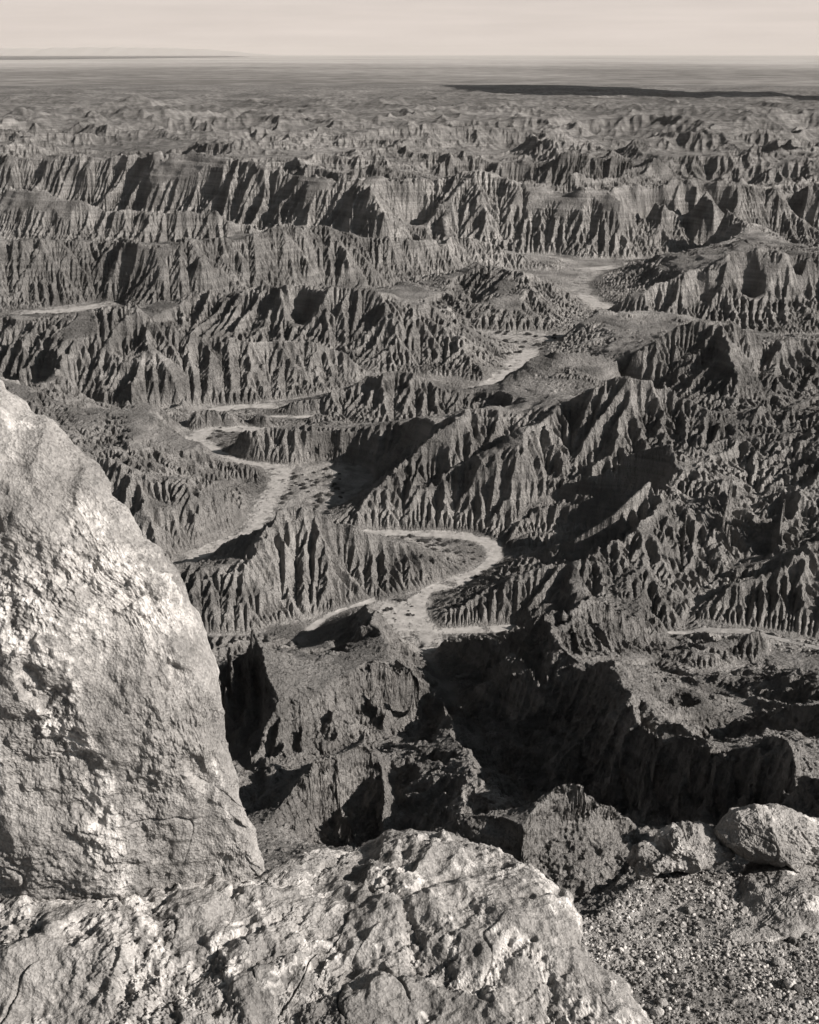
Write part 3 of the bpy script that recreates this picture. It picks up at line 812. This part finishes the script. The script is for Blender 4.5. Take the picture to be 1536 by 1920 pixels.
# plain ring: starts under the rim of the hills grid and runs to the horizon
def ring_plain():
    nr, na = 60, 180
    rr = 6340 * (130000 / 6380) ** (np.arange(nr) / (nr - 1))
    an = np.linspace(-1.3, 1.3, na)
    Rg, Ag = np.meshgrid(rr, an, indexing='ij')
    Zg = 1.0 + 2.0 * fbm(Rg * np.sin(Ag) / 1500, Rg * np.cos(Ag) / 1500, 3, 121) * smooth(6380, 8000, Rg) - 0.6 * smooth(6500, 6340, Rg)
    return grid_mesh('desert_plain', Rg * np.sin(Ag), Rg * np.cos(Ag), Zg, {})
pl = ring_plain(); pl['kind'] = 'structure'; pl.data.materials.append(plain_mat())
def flat_poly(name, pts, z, th, mat):
    """a closed flat sheet of thickness th"""
    n = len(pts)
    v = [(x, y, z) for x, y in pts] + [(x, y, z - th) for x, y in pts]
    f = [tuple(range(n)), tuple(range(2 * n - 1, n - 1, -1))] + [(i, i + n, (i + 1) % n + n, (i + 1) % n) for i in range(n)]
    me = bpy.data.meshes.new(name); me.from_pydata(v, [], f); me.update()
    o = bpy.data.objects.new(name, me); C.objects.link(o); me.materials.append(mat)
    return o
def gp(x, y, z=0.0): return unproj(x, y, z)[:2]
lake = flat_poly('lake_water', [gp(-300, 112.5, 8), gp(0, 111.8, 8), gp(150, 110.5, 8), gp(330, 108.5, 8), gp(470, 106.8, 8), 
                 gp(420, 104.3, 8), gp(200, 104.6, 8), gp(-300, 104.8, 8)], 8.0, 4.0, simple_mat('lake', grey(0.05), 0.4))
lake['kind'] = 'structure'
def mountains():
    xs = np.linspace(-350, 700, 260)
    prof = 14 * np.exp(-((xs - 300) / 150) ** 2) + 15 * np.exp(-((xs - 60) / 190) ** 2) + 6 * np.exp(-((xs - 430) / 90) ** 2)
    prof = prof + 3.0 * fbm(xs / 38, xs * 0 + 2.0, 4, 131) * smooth(600, 350, xs)
    prof = np.clip(prof, 0.0, None) * smooth(650, 420, xs)
    D = 108000.0
    X = (xs - 768) / F_PX * D
    nd = 24
    V = np.zeros((nd, len(xs), 3))
    for k in range(nd):
        t = k / (nd - 1) * 2 - 1
        h = (1 - abs(t)) ** 0.9
        V[k, :, 0] = X; V[k, :, 1] = D + t * 6000
        V[k, :, 2] = 0 + h * (prof * 0.72 / F_PX * D + 60 * smooth(640, 480, xs) - 40) * (1 + 0.35 * (1 - h) * fbm(X / 1500, X * 0 + t * 6, 4, 141))
    o = grid_mesh('distant_mountains', V[..., 0], V[..., 1], V[..., 2], {})
    o['kind'] = 'structure'; o.data.materials.append(simple_mat('mountain_rock', grey(0.3)))
mountains()
# a cloud above and outside the view that shades a strip of the plain
def cloud():
    ts = math.tan(rad(SUN_EL)); zc = 1500.0
    ox = math.sin(rad(SUN_AZ)) * zc / ts; oy = math.cos(rad(SUN_AZ)) * zc / ts
    top = [(830, 157), (930, 157), (1030, 158), (1150, 160), (1250, 164), (1400, 170), (1536, 175), (1700, 178)]
    bot = [(1700, 190), (1536, 187), (1400, 182), (1250, 178), (1100, 176), (950, 173), (860, 165)]
    P = [gp(*p, 5) for p in top + bot]
    P = [(x + ox, y + oy) for x, y in P]
    cx = sum(p[0] for p in P) / len(P); cy = sum(p[1] for p in P) / len(P)
    # subdivide outline and wobble it
    Q = []
    for a, b in zip(P, P[1:] + P[:1]):
        for k in range(10):
            t = k / 10; Q.append((a[0] + (b[0] - a[0]) * t, a[1] + (b[1] - a[1]) * t))
    Q = np.array(Q)
    Q[:, 1] += 110 * fbm(Q[:, 0] / 330, Q[:, 1] / 330, 4, 151)
    nph = 20
    V = []
    for k in range(nph + 1):
        ph = math.pi * k / nph
        s_, c_ = math.sin(ph), math.cos(ph)
        x = cx + (Q[:, 0] - cx) * s_; y = cy + (Q[:, 1] - cy) * s_
        V.append(np.stack([x, y, zc + 90 * c_ * (1 + 0.5 * fbm(x / 200, y / 200, 3, 155))], -1))
    V = np.array(V)
    V = np.concatenate([V, V[:, :1]], 1)
    o = grid_mesh('cloud', V[..., 0], V[..., 1], V[..., 2], {})
    o['kind'] = 'structure'; o.data.materials.append(simple_mat('cloud', grey(0.85)))
cloud()

def haze():
    x0, x1, y0, y1, z0_, z1_ = -150000, 150000, -150, 134000, -6, 800
    v = [(x, y, z) for x in (x0, x1) for y in (y0, y1) for z in (z0_, z1_)]
    f = [(0, 1, 3, 2), (4, 6, 7, 5), (0, 4, 5, 1), (2, 3, 7, 6), (0, 2, 6, 4), (1, 5, 7, 3)]
    me = bpy.data.meshes.new('haze'); me.from_pydata(v, [], f); me.update()
    o = bpy.data.objects.new('haze', me); C.objects.link(o); o['kind'] = 'stuff'
    m = bpy.data.materials.new('haze'); m.use_nodes = True; n = m.node_tree; n.nodes.clear()
    out = n.nodes.new('ShaderNodeOutputMaterial'); pv = n.nodes.new('ShaderNodeVolumePrincipled')
    pv.inputs['Color'].default_value = (0.80, 0.745, 0.70, 1); pv.inputs['Density'].default_value = 0.8e-5
    n.links.new(pv.outputs[0], out.inputs['Volume']); me.materials.append(m)
haze()

# ---------------------------------------------------------------- foreground: rocks and gravel at the rim
def at_depth(x, y, Y):
    """point seen at frame position (x, y), Y metres ahead"""
    dx = (x - 768) / F_PX; dy = (960 - y) / F_PX
    fwd = math.cos(PITCH) + dy * math.sin(PITCH); upv = -math.sin(PITCH) + dy * math.cos(PITCH)
    return np.array([dx / fwd * Y, Y, H + upv / fwd * Y])
def inflate(name, outline, centre, T, nth, nph, disp, Tb=None, pw=0.75):
    """closed rock: outline points are 3D, the body bulges T metres to the lookout side and Tb behind"""
    O = np.array([at_depth(*p) for p in outline]); c = at_depth(*centre)
    view = np.array([0, 0, H]) - c; view /= np.linalg.norm(view)
    n = view
    O2 = np.concatenate([O, O[:1]])
    L = np.concatenate([[0], np.cumsum(np.linalg.norm(np.diff(O2, axis=0), axis=1))])
    t = np.linspace(0, L[-1], nth + 1)
    E = np.stack([np.interp(t, L, O2[:, k]) for k in range(3)], -1)
    ph = np.concatenate([np.linspace(0.001, math.pi / 2, nph, endpoint=False), np.linspace(math.pi / 2, math.pi - 0.001, nph // 4)])
    s = np.sin(ph)[:, None, None]; h = np.cos(ph)
    off = np.where(h > 0, T * np.abs(h) ** pw, -(Tb or T) * np.abs(h) ** pw)[:, None, None]
    tt = np.arange(nth + 1) / nth * 6.2831853
    jag = 0.022 * fbm(np.cos(tt) * 5, np.sin(tt) * 5, 4, int(T * 1000), 0.55)
    P = c + (E[None] - c) * s * (1 + jag[None, :, None] * np.abs(s) ** 5) + n * off
    # outward normals of the smooth form
    du = np.gradient(P, axis=0); dv = np.gradient(P, axis=1)
    N = np.cross(du, dv); N /= np.maximum(np.linalg.norm(N, axis=-1, keepdims=True), 1e-9)
    if (N[nph // 2, nth // 2] @ (P[nph // 2, nth // 2] - (c - n * 0.5 * T))) < 0: N = -N
    N[:2] = n
    d, attrs = disp(P, N)
    d = d * (0.5 + 0.5 * np.clip(h, 0, 1) ** 0.7)[:, None]
    P = P + N * d[..., None]
    P[:, -1] = P[:, 0]
    for a in attrs.values(): a[:, -1] = a[:, 0]
    o = grid_mesh(name, P[..., 0], P[..., 1], P[..., 2], attrs)
    return o
def rock_mat(name, lo, hi, white, speck=0.5):
    m = bpy.data.materials.new(name); m.use_nodes = True
    n = m.node_tree; L = n.links; b = n.nodes['Principled BSDF']
    b.inputs['Roughness'].default_value = 1.0; b.inputs['Specular IOR Level'].default_value = 0.03
    g = n.nodes.new('ShaderNodeNewGeometry')
    def noise(sc, det, ro=0.6):
        t = n.nodes.new('ShaderNodeTexNoise'); t.inputs['Scale'].default_value = sc; t.inputs['Detail'].default_value = det
        t.inputs['Roughness'].default_value = ro
        L.new(g.outputs['Position'], t.inputs['Vector']); return t
    a = noise(5, 10, 0.65)
    cr = n.nodes.new('ShaderNodeValToRGB')
    cr.color_ramp.elements[0].position = 0.38; cr.color_ramp.elements[0].color = grey(lo)
    cr.color_ramp.elements[1].position = 0.62; cr.color_ramp.elements[1].color = grey(hi)
    L.new(a.outputs['Fac'], cr.inputs[0])
    at = n.nodes.new('ShaderNodeAttribute'); at.attribute_name = 'crust'
    mx = n.nodes.new('ShaderNodeMix'); mx.data_type = 'RGBA'
    L.new(at.outputs['Fac'], mx.inputs[0]); L.new(cr.outputs[0], mx.inputs[6]); mx.inputs[7].default_value = grey(white)
    # grains of sand and grit
    v = n.nodes.new('ShaderNodeTexVoronoi'); v.inputs['Scale'].default_value = 190
    L.new(g.outputs['Position'], v.inputs['Vector'])
    vr = n.nodes.new('ShaderNodeMapRange'); vr.inputs[1].default_value = 0; vr.inputs[2].default_value = 1
    vr.inputs[3].default_value = 0.62; vr.inputs[4].default_value = 1.4
    sp = n.nodes.new('ShaderNodeSeparateColor'); L.new(v.outputs['Color'], sp.inputs[0]); L.new(sp.outputs[0], vr.inputs[0])
    m2 = n.nodes.new('ShaderNodeMix'); m2.data_type = 'RGBA'; m2.blend_type = 'MULTIPLY'; m2.inputs[0].default_value = speck
    L.new(mx.outputs[2], m2.inputs[6]); L.new(vr.outputs[0], m2.inputs[7])
    L.new(m2.outputs[2], b.inputs['Base Color'])
    n3 = noise(45, 8, 0.7)
    bp = n.nodes.new('ShaderNodeBump'); bp.inputs['Strength'].default_value = 0.7; bp.inputs['Distance'].default_value = 0.014
    L.new(n3.outputs['Fac'], bp.inputs['Height'])
    b2 = n.nodes.new('ShaderNodeBump'); b2.inputs['Strength'].default_value = 0.5; b2.inputs['Distance'].default_value = 0.004
    L.new(v.outputs['Distance'], b2.inputs['Height']); L.new(bp.outputs[0], b2.inputs['Normal'])
    L.new(b2.outputs[0], b.inputs['Normal'])
    return m
def cracks(P, f, seed, w):
    wv = P + 0.06 * np.stack([perlin3(P, 7, seed + 20), perlin3(P, 7, seed + 21), perlin3(P, 7, seed + 22)], -1)
    return np.clip(1 - np.abs(perlin3(wv, f, seed)) / w, 0, 1)
def thing(o, label, cat, group=None):
    o['label'] = label; o['category'] = cat
    if group: o['group'] = group
    return o

# tall pale boulder on the left
def patches(P, seed, f):
    """dark smooth plates (0) parted by pale crumbly veins (1)"""
    W = P + 0.05 * np.stack([perlin3(P, 6, seed + 30), perlin3(P, 6, seed + 31), perlin3(P, 6, seed + 32)], -1)
    v = np.abs(fbm3(W, f, 3, seed, 0.55))
    return smooth(0.26, 0.02, v)
def disp_left(P, N):
    S = P.copy(); S[..., 2] *= 0.5; S2 = P.copy(); S2[..., 2] *= 0.28
    big = 0.05 * fbm3(P, 1.5, 2, 1) - 0.05 * np.abs(fbm3(S, 1.9, 2, 9))
    mid = 0.022 * fbm3(P, 5, 4, 5, 0.6)
    vein = patches(S, 14, 1.7)
    zone = smooth(-0.25, 0.35, fbm3(S2, 3.0, 2, 20))
    crust = np.clip(vein * zone * 0.9 + 0.8 * smooth(0.3, 0.6, fbm3(S2, 5, 4, 24, 0.65)), 0, 1) * smooth(-0.5, 0.35, fbm3(P, 16, 4, 28, 0.75))
    gr = smooth(-0.1, 0.5, perlin3(P, 4, 25)) + vein
    lump = crust * 0.005 * (1 - np.abs(perlin3(P, 42, 30))) + (0.0015 + 0.0035 * gr) * fbm3(P, 34, 4, 33, 0.75) - 0.010 * vein * zone
    ck = cracks(P, 3.2, 40, 0.02) * smooth(0.05, 0.4, perlin3(P, 5, 44))
    pits = smooth(0.42, 0.65, perlin3(P, 13, 47)) * 0.014
    return big + mid + lump - 0.012 * ck - pits, {'crust': np.clip(crust * (1 - ck), 0, 1)}
left = inflate('tall_boulder', [(-520, 700, 2.5), (-60, 690, 2.45), (0, 716, 2.42), (32, 738, 2.42), (60, 766, 2.40), (92, 776, 2.38), (130, 832, 2.36), (188, 890, 2.34), (215, 932, 2.32), (240, 975, 2.3),
     (266, 1012, 2.28), (302, 1036, 2.26), (335, 1075, 2.24), (352, 1112, 2.23), (372, 1160, 2.22), (397, 1216, 2.2), (412, 1262, 2.19), (428, 1322, 2.17), (442, 1382, 2.16),
     (456, 1442, 2.15), (468, 1502, 2.14), (482, 1562, 2.14), (492, 1620, 2.14), (500, 1720, 2.15), (440, 1880, 2.15), (150, 2000, 2.12), (-300, 2050, 2.1), (-650, 1700, 2.2), (-700, 1150, 2.4)],
     (-60, 1330, 2.25), 0.34, 900, 620, disp_left, 0.7, 0.8)
left.data.materials.append(rock_mat('pale_sandstone', 0.155, 0.265, 0.44, 0.65))
thing(left, 'tall pale sandstone boulder with white crust streaks filling the left edge of the lookout', 'boulder')

# broad rounded boulder across the bottom
def disp_mid(P, N):
    big = 0.05 * fbm3(P, 2.1, 2, 61) - 0.045 * (np.abs(fbm3(P, 3.1, 2, 64)) - 0.25)
    mid = 0.024 * fbm3(P, 7, 4, 67, 0.6)
    vein = patches(P, 114, 2.6)
    zone = smooth(-0.3, 0.3, perlin3(P, 2.4, 120))
    crust = np.clip(vein * (0.5 + 0.6 * zone) + 0.9 * smooth(0.22, 0.55, fbm3(P, 9, 4, 124, 0.65)), 0, 1) * smooth(-0.5, 0.3, fbm3(P, 20, 4, 128, 0.75))
    gr = smooth(-0.1, 0.5, perlin3(P, 5, 76)) * 0.7 + vein
    lump = crust * 0.006 * (1 - np.abs(perlin3(P, 45, 74))) + (0.002 + 0.006 * gr) * fbm3(P, 36, 4, 77, 0.75) - 0.016 * vein
    ck = cracks(P, 4.0, 80, 0.02) * smooth(0.0, 0.35, perlin3(P, 5, 84))
    pits = smooth(0.38, 0.66, perlin3(P, 16, 87)) * 0.016
    return big + mid + lump - 0.012 * ck - pits, {'crust': np.clip(crust * (1 - ck), 0, 1)}
mid = inflate('broad_boulder', [(-350, 1700, 2.0), (0, 1680, 2.02), (100, 1672, 2.04), (230, 1672, 2.06), (345, 1645, 2.08), (430, 1655, 2.1), (500, 1622, 2.14), (560, 1602, 2.18), (622, 1592, 2.22),
     (682, 1570, 2.28), (722, 1550, 2.3), (780, 1538, 2.32), (842, 1538, 2.32), (872, 1560, 2.3), (920, 1580, 2.27), (960, 1610, 2.22), (1010, 1650, 2.14), (1040, 1680, 2.08),
     (1072, 1710, 2.03), (1090, 1750, 1.98), (1112, 1792, 1.92), (1142, 1832, 1.87), (1180, 1862, 1.83), (1222, 1902, 1.78), (1260, 1990, 1.7), (1230, 2250, 1.5),
     (700, 2500, 1.32), (0, 2500, 1.32), (-500, 2200, 1.5)],
     (520, 1990, 1.72), 0.20, 1100, 620, disp_mid, 0.6, 0.8)
mid.data.materials.append(rock_mat('crusted_sandstone', 0.13, 0.25, 0.42, 0.65))
thing(mid, 'broad rounded boulder with patchy white crust across the bottom of the view', 'boulder')

def disp_small(seed, amp=1.0):
    def f(P, N):
        d = amp * (0.05 * fbm3(P, 4, 3, seed) - 0.035 * np.abs(fbm3(P, 6, 3, seed + 4)) + 0.012 * fbm3(P, 25, 4, seed + 8, 0.65))
        crust = smooth(0.35, 0.6, fbm3(P, 8, 4, seed + 12, 0.6)) * 0.7
        ck = cracks(P, 7, seed + 15, 0.05)
        return d - 0.012 * ck * amp, {'crust': crust * (1 - ck)}
    return f
grey_rock = rock_mat('grey_sandstone', 0.15, 0.27, 0.5, 0.5)
ra = inflate('rim_boulder', [(1334, 1556, 2.95), (1345, 1530, 2.97), (1368, 1512, 3.0), (1412, 1501, 3.0), (1458, 1507, 3.0), (1515, 1530, 3.0), (1560, 1540, 3.0), (1620, 1570, 2.95), (1600, 1640, 2.9),
     (1500, 1650, 2.86), (1478, 1622, 2.86), (1413, 1616, 2.86), (1358, 1592, 2.88)], (1440, 1556, 2.94), 0.12, 420, 240, disp_small(201, 0.6), 0.25, 0.7)
ra.data.materials.append(grey_rock)
thing(ra, 'smooth rounded grey boulder at the right end of the rim', 'boulder')
rb = inflate('rim_rock', [(1172, 1612, 2.9), (1190, 1592, 2.92), (1218, 1580, 2.94), (1238, 1560, 2.96), (1274, 1545, 2.98), (1318, 1546, 2.98), (1346, 1566, 2.94), (1370, 1600, 2.9), (1330, 1626, 2.85),
     (1262, 1640, 2.83), (1200, 1640, 2.84)], (1270, 1592, 2.88), 0.09, 420, 240, disp_small(221, 0.9), 0.25, 0.8)
rb.data.materials.append(grey_rock)
thing(rb, 'lumpy dark rock on the rim, left of the smooth rounded boulder', 'rock')
def gY(y): return 1.76 / (dep(y) - 0.22) + 0.05      # where the sight line meets the slope
rc_ = inflate('slope_rock', [(x, y, gY(y)) for x, y in [(1335, 1762), (1362, 1718), (1384, 1680), (1380, 1642), (1402, 1612), (1450, 1600), (1520, 1608), (1600, 1635), (1625, 1715), (1545, 1752), (1450, 1768), (1385, 1778)]],
     (1470, 1690, gY(1690) - 0.03), 0.07, 420, 240, disp_small(241, 0.5), 0.25, 0.8)
rc_.data.materials.append(grey_rock)
thing(rc_, 'low grey rock spur half buried in the gravel below the rounded rim boulder', 'rock')

# gravel slope the rocks sit on
def ground_z(X, Y):
    z = H - 2.2 - 0.22 * (Y - 2.0) - 0.02 * X
    rim = 2.92 + 0.10 * np.sin(X * 3.1 + 1) + 0.12 * perlin(X * 1.7, X * 0 + 3.3, 171)
    rim = rim - 0.38 * smooth(0.85, 0.5, X)
    over = np.maximum(Y - rim, 0)
    return z - 1.9 * over - 2.2 * over ** 2 * (over < 6) + 0.02 * fbm(X * 2.2, Y * 2.2, 3, 175) + 0.006 * fbm(X * 22, Y * 22, 3, 181, 0.7)
def ground_rock():
    xs = np.linspace(-3.2, 4.2, 900); ys = np.concatenate([np.linspace(-1.5, 0.6, 40, endpoint=False), np.linspace(0.6, 3.4, 620, endpoint=False), np.linspace(3.4, 6.5, 60)])
    X, Y = np.meshgrid(xs, ys); Z = ground_z(X, Y)
    # close down to a cliff that meets the hills
    Yc = 6.5 + np.array([2, 8, 20, 45, 78, 95])[:, None] * np.ones((1, 900))
    zl = Z[-1][None] * 0
    prof = np.interp(Yc, [6.5, 20, 45, 80, 104], [float(Z[-1].mean()), 92, 78, 60, 40])
    Xc = X[:1] * (1 + (Yc - 6.5) * 0.55)
    Zc = prof + 2.5 * fbm(Xc / 9, Yc / 9, 3, 191)
    X = np.vstack([X, Xc]); Y = np.vstack([Y, Yc]); Z = np.vstack([Z, Zc])
    o = grid_mesh('rim_ground', X, Y, Z, {'crust': np.zeros_like(X)})
    o['kind'] = 'structure'; o.data.materials.append(rock_mat('gravel_soil', 0.14, 0.25, 0.5, 0.9))
ground_rock()

rnd = random.Random(11)
def pebble_mesh(seed, sub=3, flat=0.7, amp=0.22):
    import bmesh
    bm = bmesh.new(); bmesh.ops.create_icosphere(bm, subdivisions=sub, radius=1.0)
    co = np.array([v.co[:] for v in bm.verts])
    d = 1 + amp * fbm3(co, 0.8, 3, seed)
    # chip a few facets
    rg = np.random.RandomState(seed)
    for _ in range(6):
        nn = rg.normal(size=3); nn /= np.linalg.norm(nn)
        h = co @ nn; lim = 0.62 + 0.2 * rg.rand()
        co = co - np.outer(np.maximum(h - lim, 0) * 0.9, nn)
    co = co * d[:, None] * np.array([1.0, 0.8, flat])
    for v, c in zip(bm.verts, co): v.co = c
    me = bpy.data.meshes.new('pebble'); bm.to_mesh(me); bm.free()
    return me
tones = [rock_mat('pebble_dark', 0.07, 0.14, 0.3, 0.3), rock_mat('pebble_grey', 0.18, 0.28, 0.4, 0.3), rock_mat('pebble_pale', 0.36, 0.5, 0.6, 0.3)]
pm = []
for k in range(9):
    me = pebble_mesh(300 + k, 3, 0.55 + 0.1 * (k % 4)); me.materials.append(tones[[1, 0, 1, 2, 1, 2, 0, 1, 2][k]]); pm.append(me)
def in_view(x, y):
    return x > 0.30 and 1.45 < y < 3.0
count = 0
ps = np.random.RandomState(17)
spots = []
while len(spots) < 290:
    x = 0.35 + 1.25 * ps.rand(); y = 1.45 + 1.4 * ps.rand()
    spots.append((x, y, 0.007 + 0.014 * ps.rand() ** 2.4))
for k, (x, y, r) in enumerate(spots):
    o = bpy.data.objects.new('pebble', pm[k % 9]); C.objects.link(o)
    o.location = (x, y, float(ground_z(np.array([x]), np.array([y]))[0]) + r * 0.25)
    o.rotation_euler = (ps.rand() * 0.6, ps.rand() * 0.6, ps.rand() * 6.28)
    o.scale = (r, r, r)
    tone = ['grey', 'dark', 'grey', 'pale', 'grey', 'pale', 'dark', 'grey', 'pale'][k % 9]
    thing(o, 'small %s stone lying among the gravel on the slope right of the broad boulder' % tone, 'stone', 'loose %s stones on the gravel slope' % tone)
# fine gravel: one object
def fine_gravel():
    import bmesh
    T = []
    for k in range(5):
        m_ = pebble_mesh(400 + k, 1, 0.7, 0.3)
        T.append((np.array([v.co[:] for v in m_.vertices]), np.array([p.vertices[:] for p in m_.polygons])))
    n = 145000
    x = 0.25 + 2.45 * ps.rand(n); y = 1.3 + 1.75 * ps.rand(n); r = 0.0013 + 0.0082 * ps.rand(n) ** 5.0
    dens_ = perlin(x * 3, y * 3, 195) + 0.5 * perlin(x * 9, y * 9, 196)
    keep = ps.rand(n) < 0.75 + 0.6 * dens_
    x, y, r = x[keep], y[keep], r[keep]; n = len(x)
    z = ground_z(x, y)
    V, Fc, off = [], [], 0
    MI = []
    for k in range(5):
        sel = np.arange(n) % 5 == k
        v0, f0 = T[k]
        a = ps.rand(sel.sum()) * 6.28; ca, sa = np.cos(a), np.sin(a)
        vv = v0[None] * r[sel][:, None, None]
        xx = vv[..., 0] * ca[:, None] - vv[..., 1] * sa[:, None]; yy = vv[..., 0] * sa[:, None] + vv[..., 1] * ca[:, None]
        vv = np.stack([xx + x[sel][:, None], yy + y[sel][:, None], vv[..., 2] + (z[sel] + r[sel] * 0.1)[:, None]], -1)
        ff = f0[None] + (np.arange(sel.sum()) * len(v0))[:, None, None] + off
        V.append(vv.reshape(-1, 3)); Fc.append(ff.reshape(-1, 3)); off += len(v0) * sel.sum()
        MI.append(np.repeat(ps.choice(3, sel.sum(), p=[0.34, 0.51, 0.15]), len(f0)))
    V = np.concatenate(V); Fc = np.concatenate(Fc); MI = np.concatenate(MI)
    me = bpy.data.meshes.new('gravel')
    me.vertices.add(len(V)); me.vertices.foreach_set('co', V.astype(np.float32).ravel())
    me.loops.add(Fc.size); me.loops.foreach_set('vertex_index', Fc.astype(np.int32).ravel())
    me.polygons.add(len(Fc)); me.polygons.foreach_set('loop_start', np.arange(0, Fc.size, 3, dtype=np.int32))
    me.polygons.foreach_set('loop_total', np.full(len(Fc), 3, np.int32)); me.update(calc_edges=True)
    for t_ in tones: me.materials.append(t_)
    me.polygons.foreach_set('material_index', MI.astype(np.int32))
    o = bpy.data.objects.new('gravel', me); C.objects.link(o); o['kind'] = 'stuff'
    o['label'] = 'loose fine gravel covering the slope at the lower right'; o['category'] = 'gravel'
fine_gravel()

# ---------------------------------------------------------------- shrubs and fallen boulders in the washes
def height_at(x, y):
    r = math.hypot(x, y); th = math.atan2(x, y)
    fi = math.log(r / R0) / DTH - 0.5; fj = (th + TH) / DTH - 0.5
    i = int(fi); j = int(fj)
    if not (0 <= i < NI - 1 and 0 <= j < NJ - 1): return None
    a, b = fi - i, fj - j
    return float((zt[i, j] * (1 - a) + zt[i + 1, j] * a) * (1 - b) + (zt[i, j + 1] * (1 - a) + zt[i + 1, j + 1] * a) * b)
def shrub_mesh(seed):
    rg = np.random.RandomState(seed)
    V, F = [], []
    def twig(p, d, L, w):
        q = p + d * L; s_ = np.cross(d, rg.normal(size=3)); s_ /= np.linalg.norm(s_) + 1e-9
        b = len(V); V.extend([p - s_ * w, p + s_ * w, q + s_ * w * 0.4, q - s_ * w * 0.4]); F.append((b, b + 1, b + 2, b + 3)); return q
    for k in range(26):
        a = rg.rand() * 6.283; e = 0.35 + 1.0 * rg.rand()
        d = np.array([math.cos(a) * math.cos(e), math.sin(a) * math.cos(e), math.sin(e)])
        q = twig(np.zeros(3), d, 0.4 + 0.3 * rg.rand(), 0.02)
        for m_ in range(9):
            dd = d + 0.8 * rg.normal(size=3); dd /= np.linalg.norm(dd); dd[2] = abs(dd[2])
            q2 = twig(q * (0.6 + 0.4 * rg.rand()), dd, 0.18 + 0.18 * rg.rand(), 0.012)
            for l_ in range(3):
                c = q2 + 0.05 * rg.normal(size=3); u = rg.normal(size=3) * 0.045; v = rg.normal(size=3) * 0.045
                b = len(V); V.extend([c - u, c + v, c + u, c - v]); F.append((b, b + 1, b + 2, b + 3))
    me = bpy.data.meshes.new('desert_shrub'); me.from_pydata([tuple(v) for v in V], [], F); me.update()
    me.materials.append(shrub_mat); return me
shrub_mat = simple_mat('shrub_foliage', grey(0.07))
sm = [shrub_mesh(500 + k) for k in range(5)]
def scatter_shrubs(poly, n, smin, smax, where):
    """poly: frame corners of a patch of valley floor"""
    P = [unproj(*p, 0)[:2] for p in poly]
    xs = [p[0] for p in P]; ys = [p[1] for p in P]
    def inside(x, y):
        c = False
        for (x1, y1), (x2, y2) in zip(P, P[1:] + P[:1]):
            if (y1 > y) != (y2 > y) and x < (x2 - x1) * (y - y1) / (y2 - y1) + x1: c = not c
        return c
    k = 0
    for _ in range(n * 60):
        if k >= n: break
        x = rnd.uniform(min(xs), max(xs)); y = rnd.uniform(min(ys), max(ys))
        if not inside(x, y): continue
        z = height_at(x, y)
        if z is None or z > 3.5: continue
        r = math.hypot(x, y); th = math.atan2(x, y)
        if sand[int(math.log(r / R0) / DTH), int((th + TH) / DTH)] > 0.4 and rnd.random() < 0.85: continue
        o = bpy.data.objects.new('desert_shrub', sm[rnd.randrange(5)]); C.objects.link(o)
        sc = smin + (smax - smin) * rnd.random() ** 1.6
        o.location = (x, y, z - 0.05); o.rotation_euler = (0, 0, rnd.uniform(0, 6.28)); o.scale = (sc * 1.25, sc * 1.25, sc * 0.85)
        thing(o, 'low dark desert shrub growing ' + where, 'shrub', 'desert shrubs ' + where); k += 1
scatter_shrubs([(560, 880), (640, 880), (650, 930), (600, 950), (530, 985), (500, 985), (535, 900)], 60, 0.6, 1.6, 'on the flat left of the mesa foot')
scatter_shrubs([(730, 1005), (880, 1018), (905, 1045), (850, 1075), (800, 1085), (730, 1050)], 50, 0.5, 1.5, 'inside the bend of the wash')
scatter_shrubs([(810, 1110), (930, 1065), (1000, 1050), (960, 1130), (880, 1170), (820, 1150)], 46, 0.5, 1.4, 'on the bank right of the wash junction')
scatter_shrubs([(720, 1125), (790, 1120), (775, 1190), (740, 1200), (700, 1150)], 26, 0.4, 1.0, 'at the wash junction')
scatter_shrubs([(880, 620), (1050, 625), (1040, 650), (960, 690), (900, 700), (880, 650)], 60, 0.9, 2.2, 'on the pale flat in the distance')
scatter_shrubs([(400, 800), (520, 812), (420, 850), (365, 845)], 24, 0.6, 1.5, 'beside the narrow wash below the mesa')
bmesh_ = [pebble_mesh(600 + k, 3, 0.8, 0.3) for k in range(4)]
for m_ in bmesh_: m_.materials.append(grey_rock)
def fallen(px, py, z, r, where, k):
    x, y, _ = unproj(px, py, z)
    zz = height_at(x, y)
    if zz is None: return
    o = bpy.data.objects.new('fallen_boulder', bmesh_[k % 4]); C.objects.link(o)
    o.location = (x, y, zz + r * 0.3); o.scale = (r, r, r); o.rotation_euler = (rnd.random(), rnd.random(), rnd.random() * 6)
    thing(o, 'small boulder fallen ' + where, 'boulder', 'boulders fallen ' + where)
for k in range(40):
    fallen(1320 + 75 * rnd.random(), 1060 + 55 * rnd.random(), 12, 0.25 + 0.6 * rnd.random() ** 2, 'at the head of the right side gully', k)
for k in range(24):
    fallen(1380 + 156 * rnd.random(), 1195 + 60 * rnd.random(), 12, 0.2 + 0.4 * rnd.random() ** 2, 'on the flat at the right edge', k)
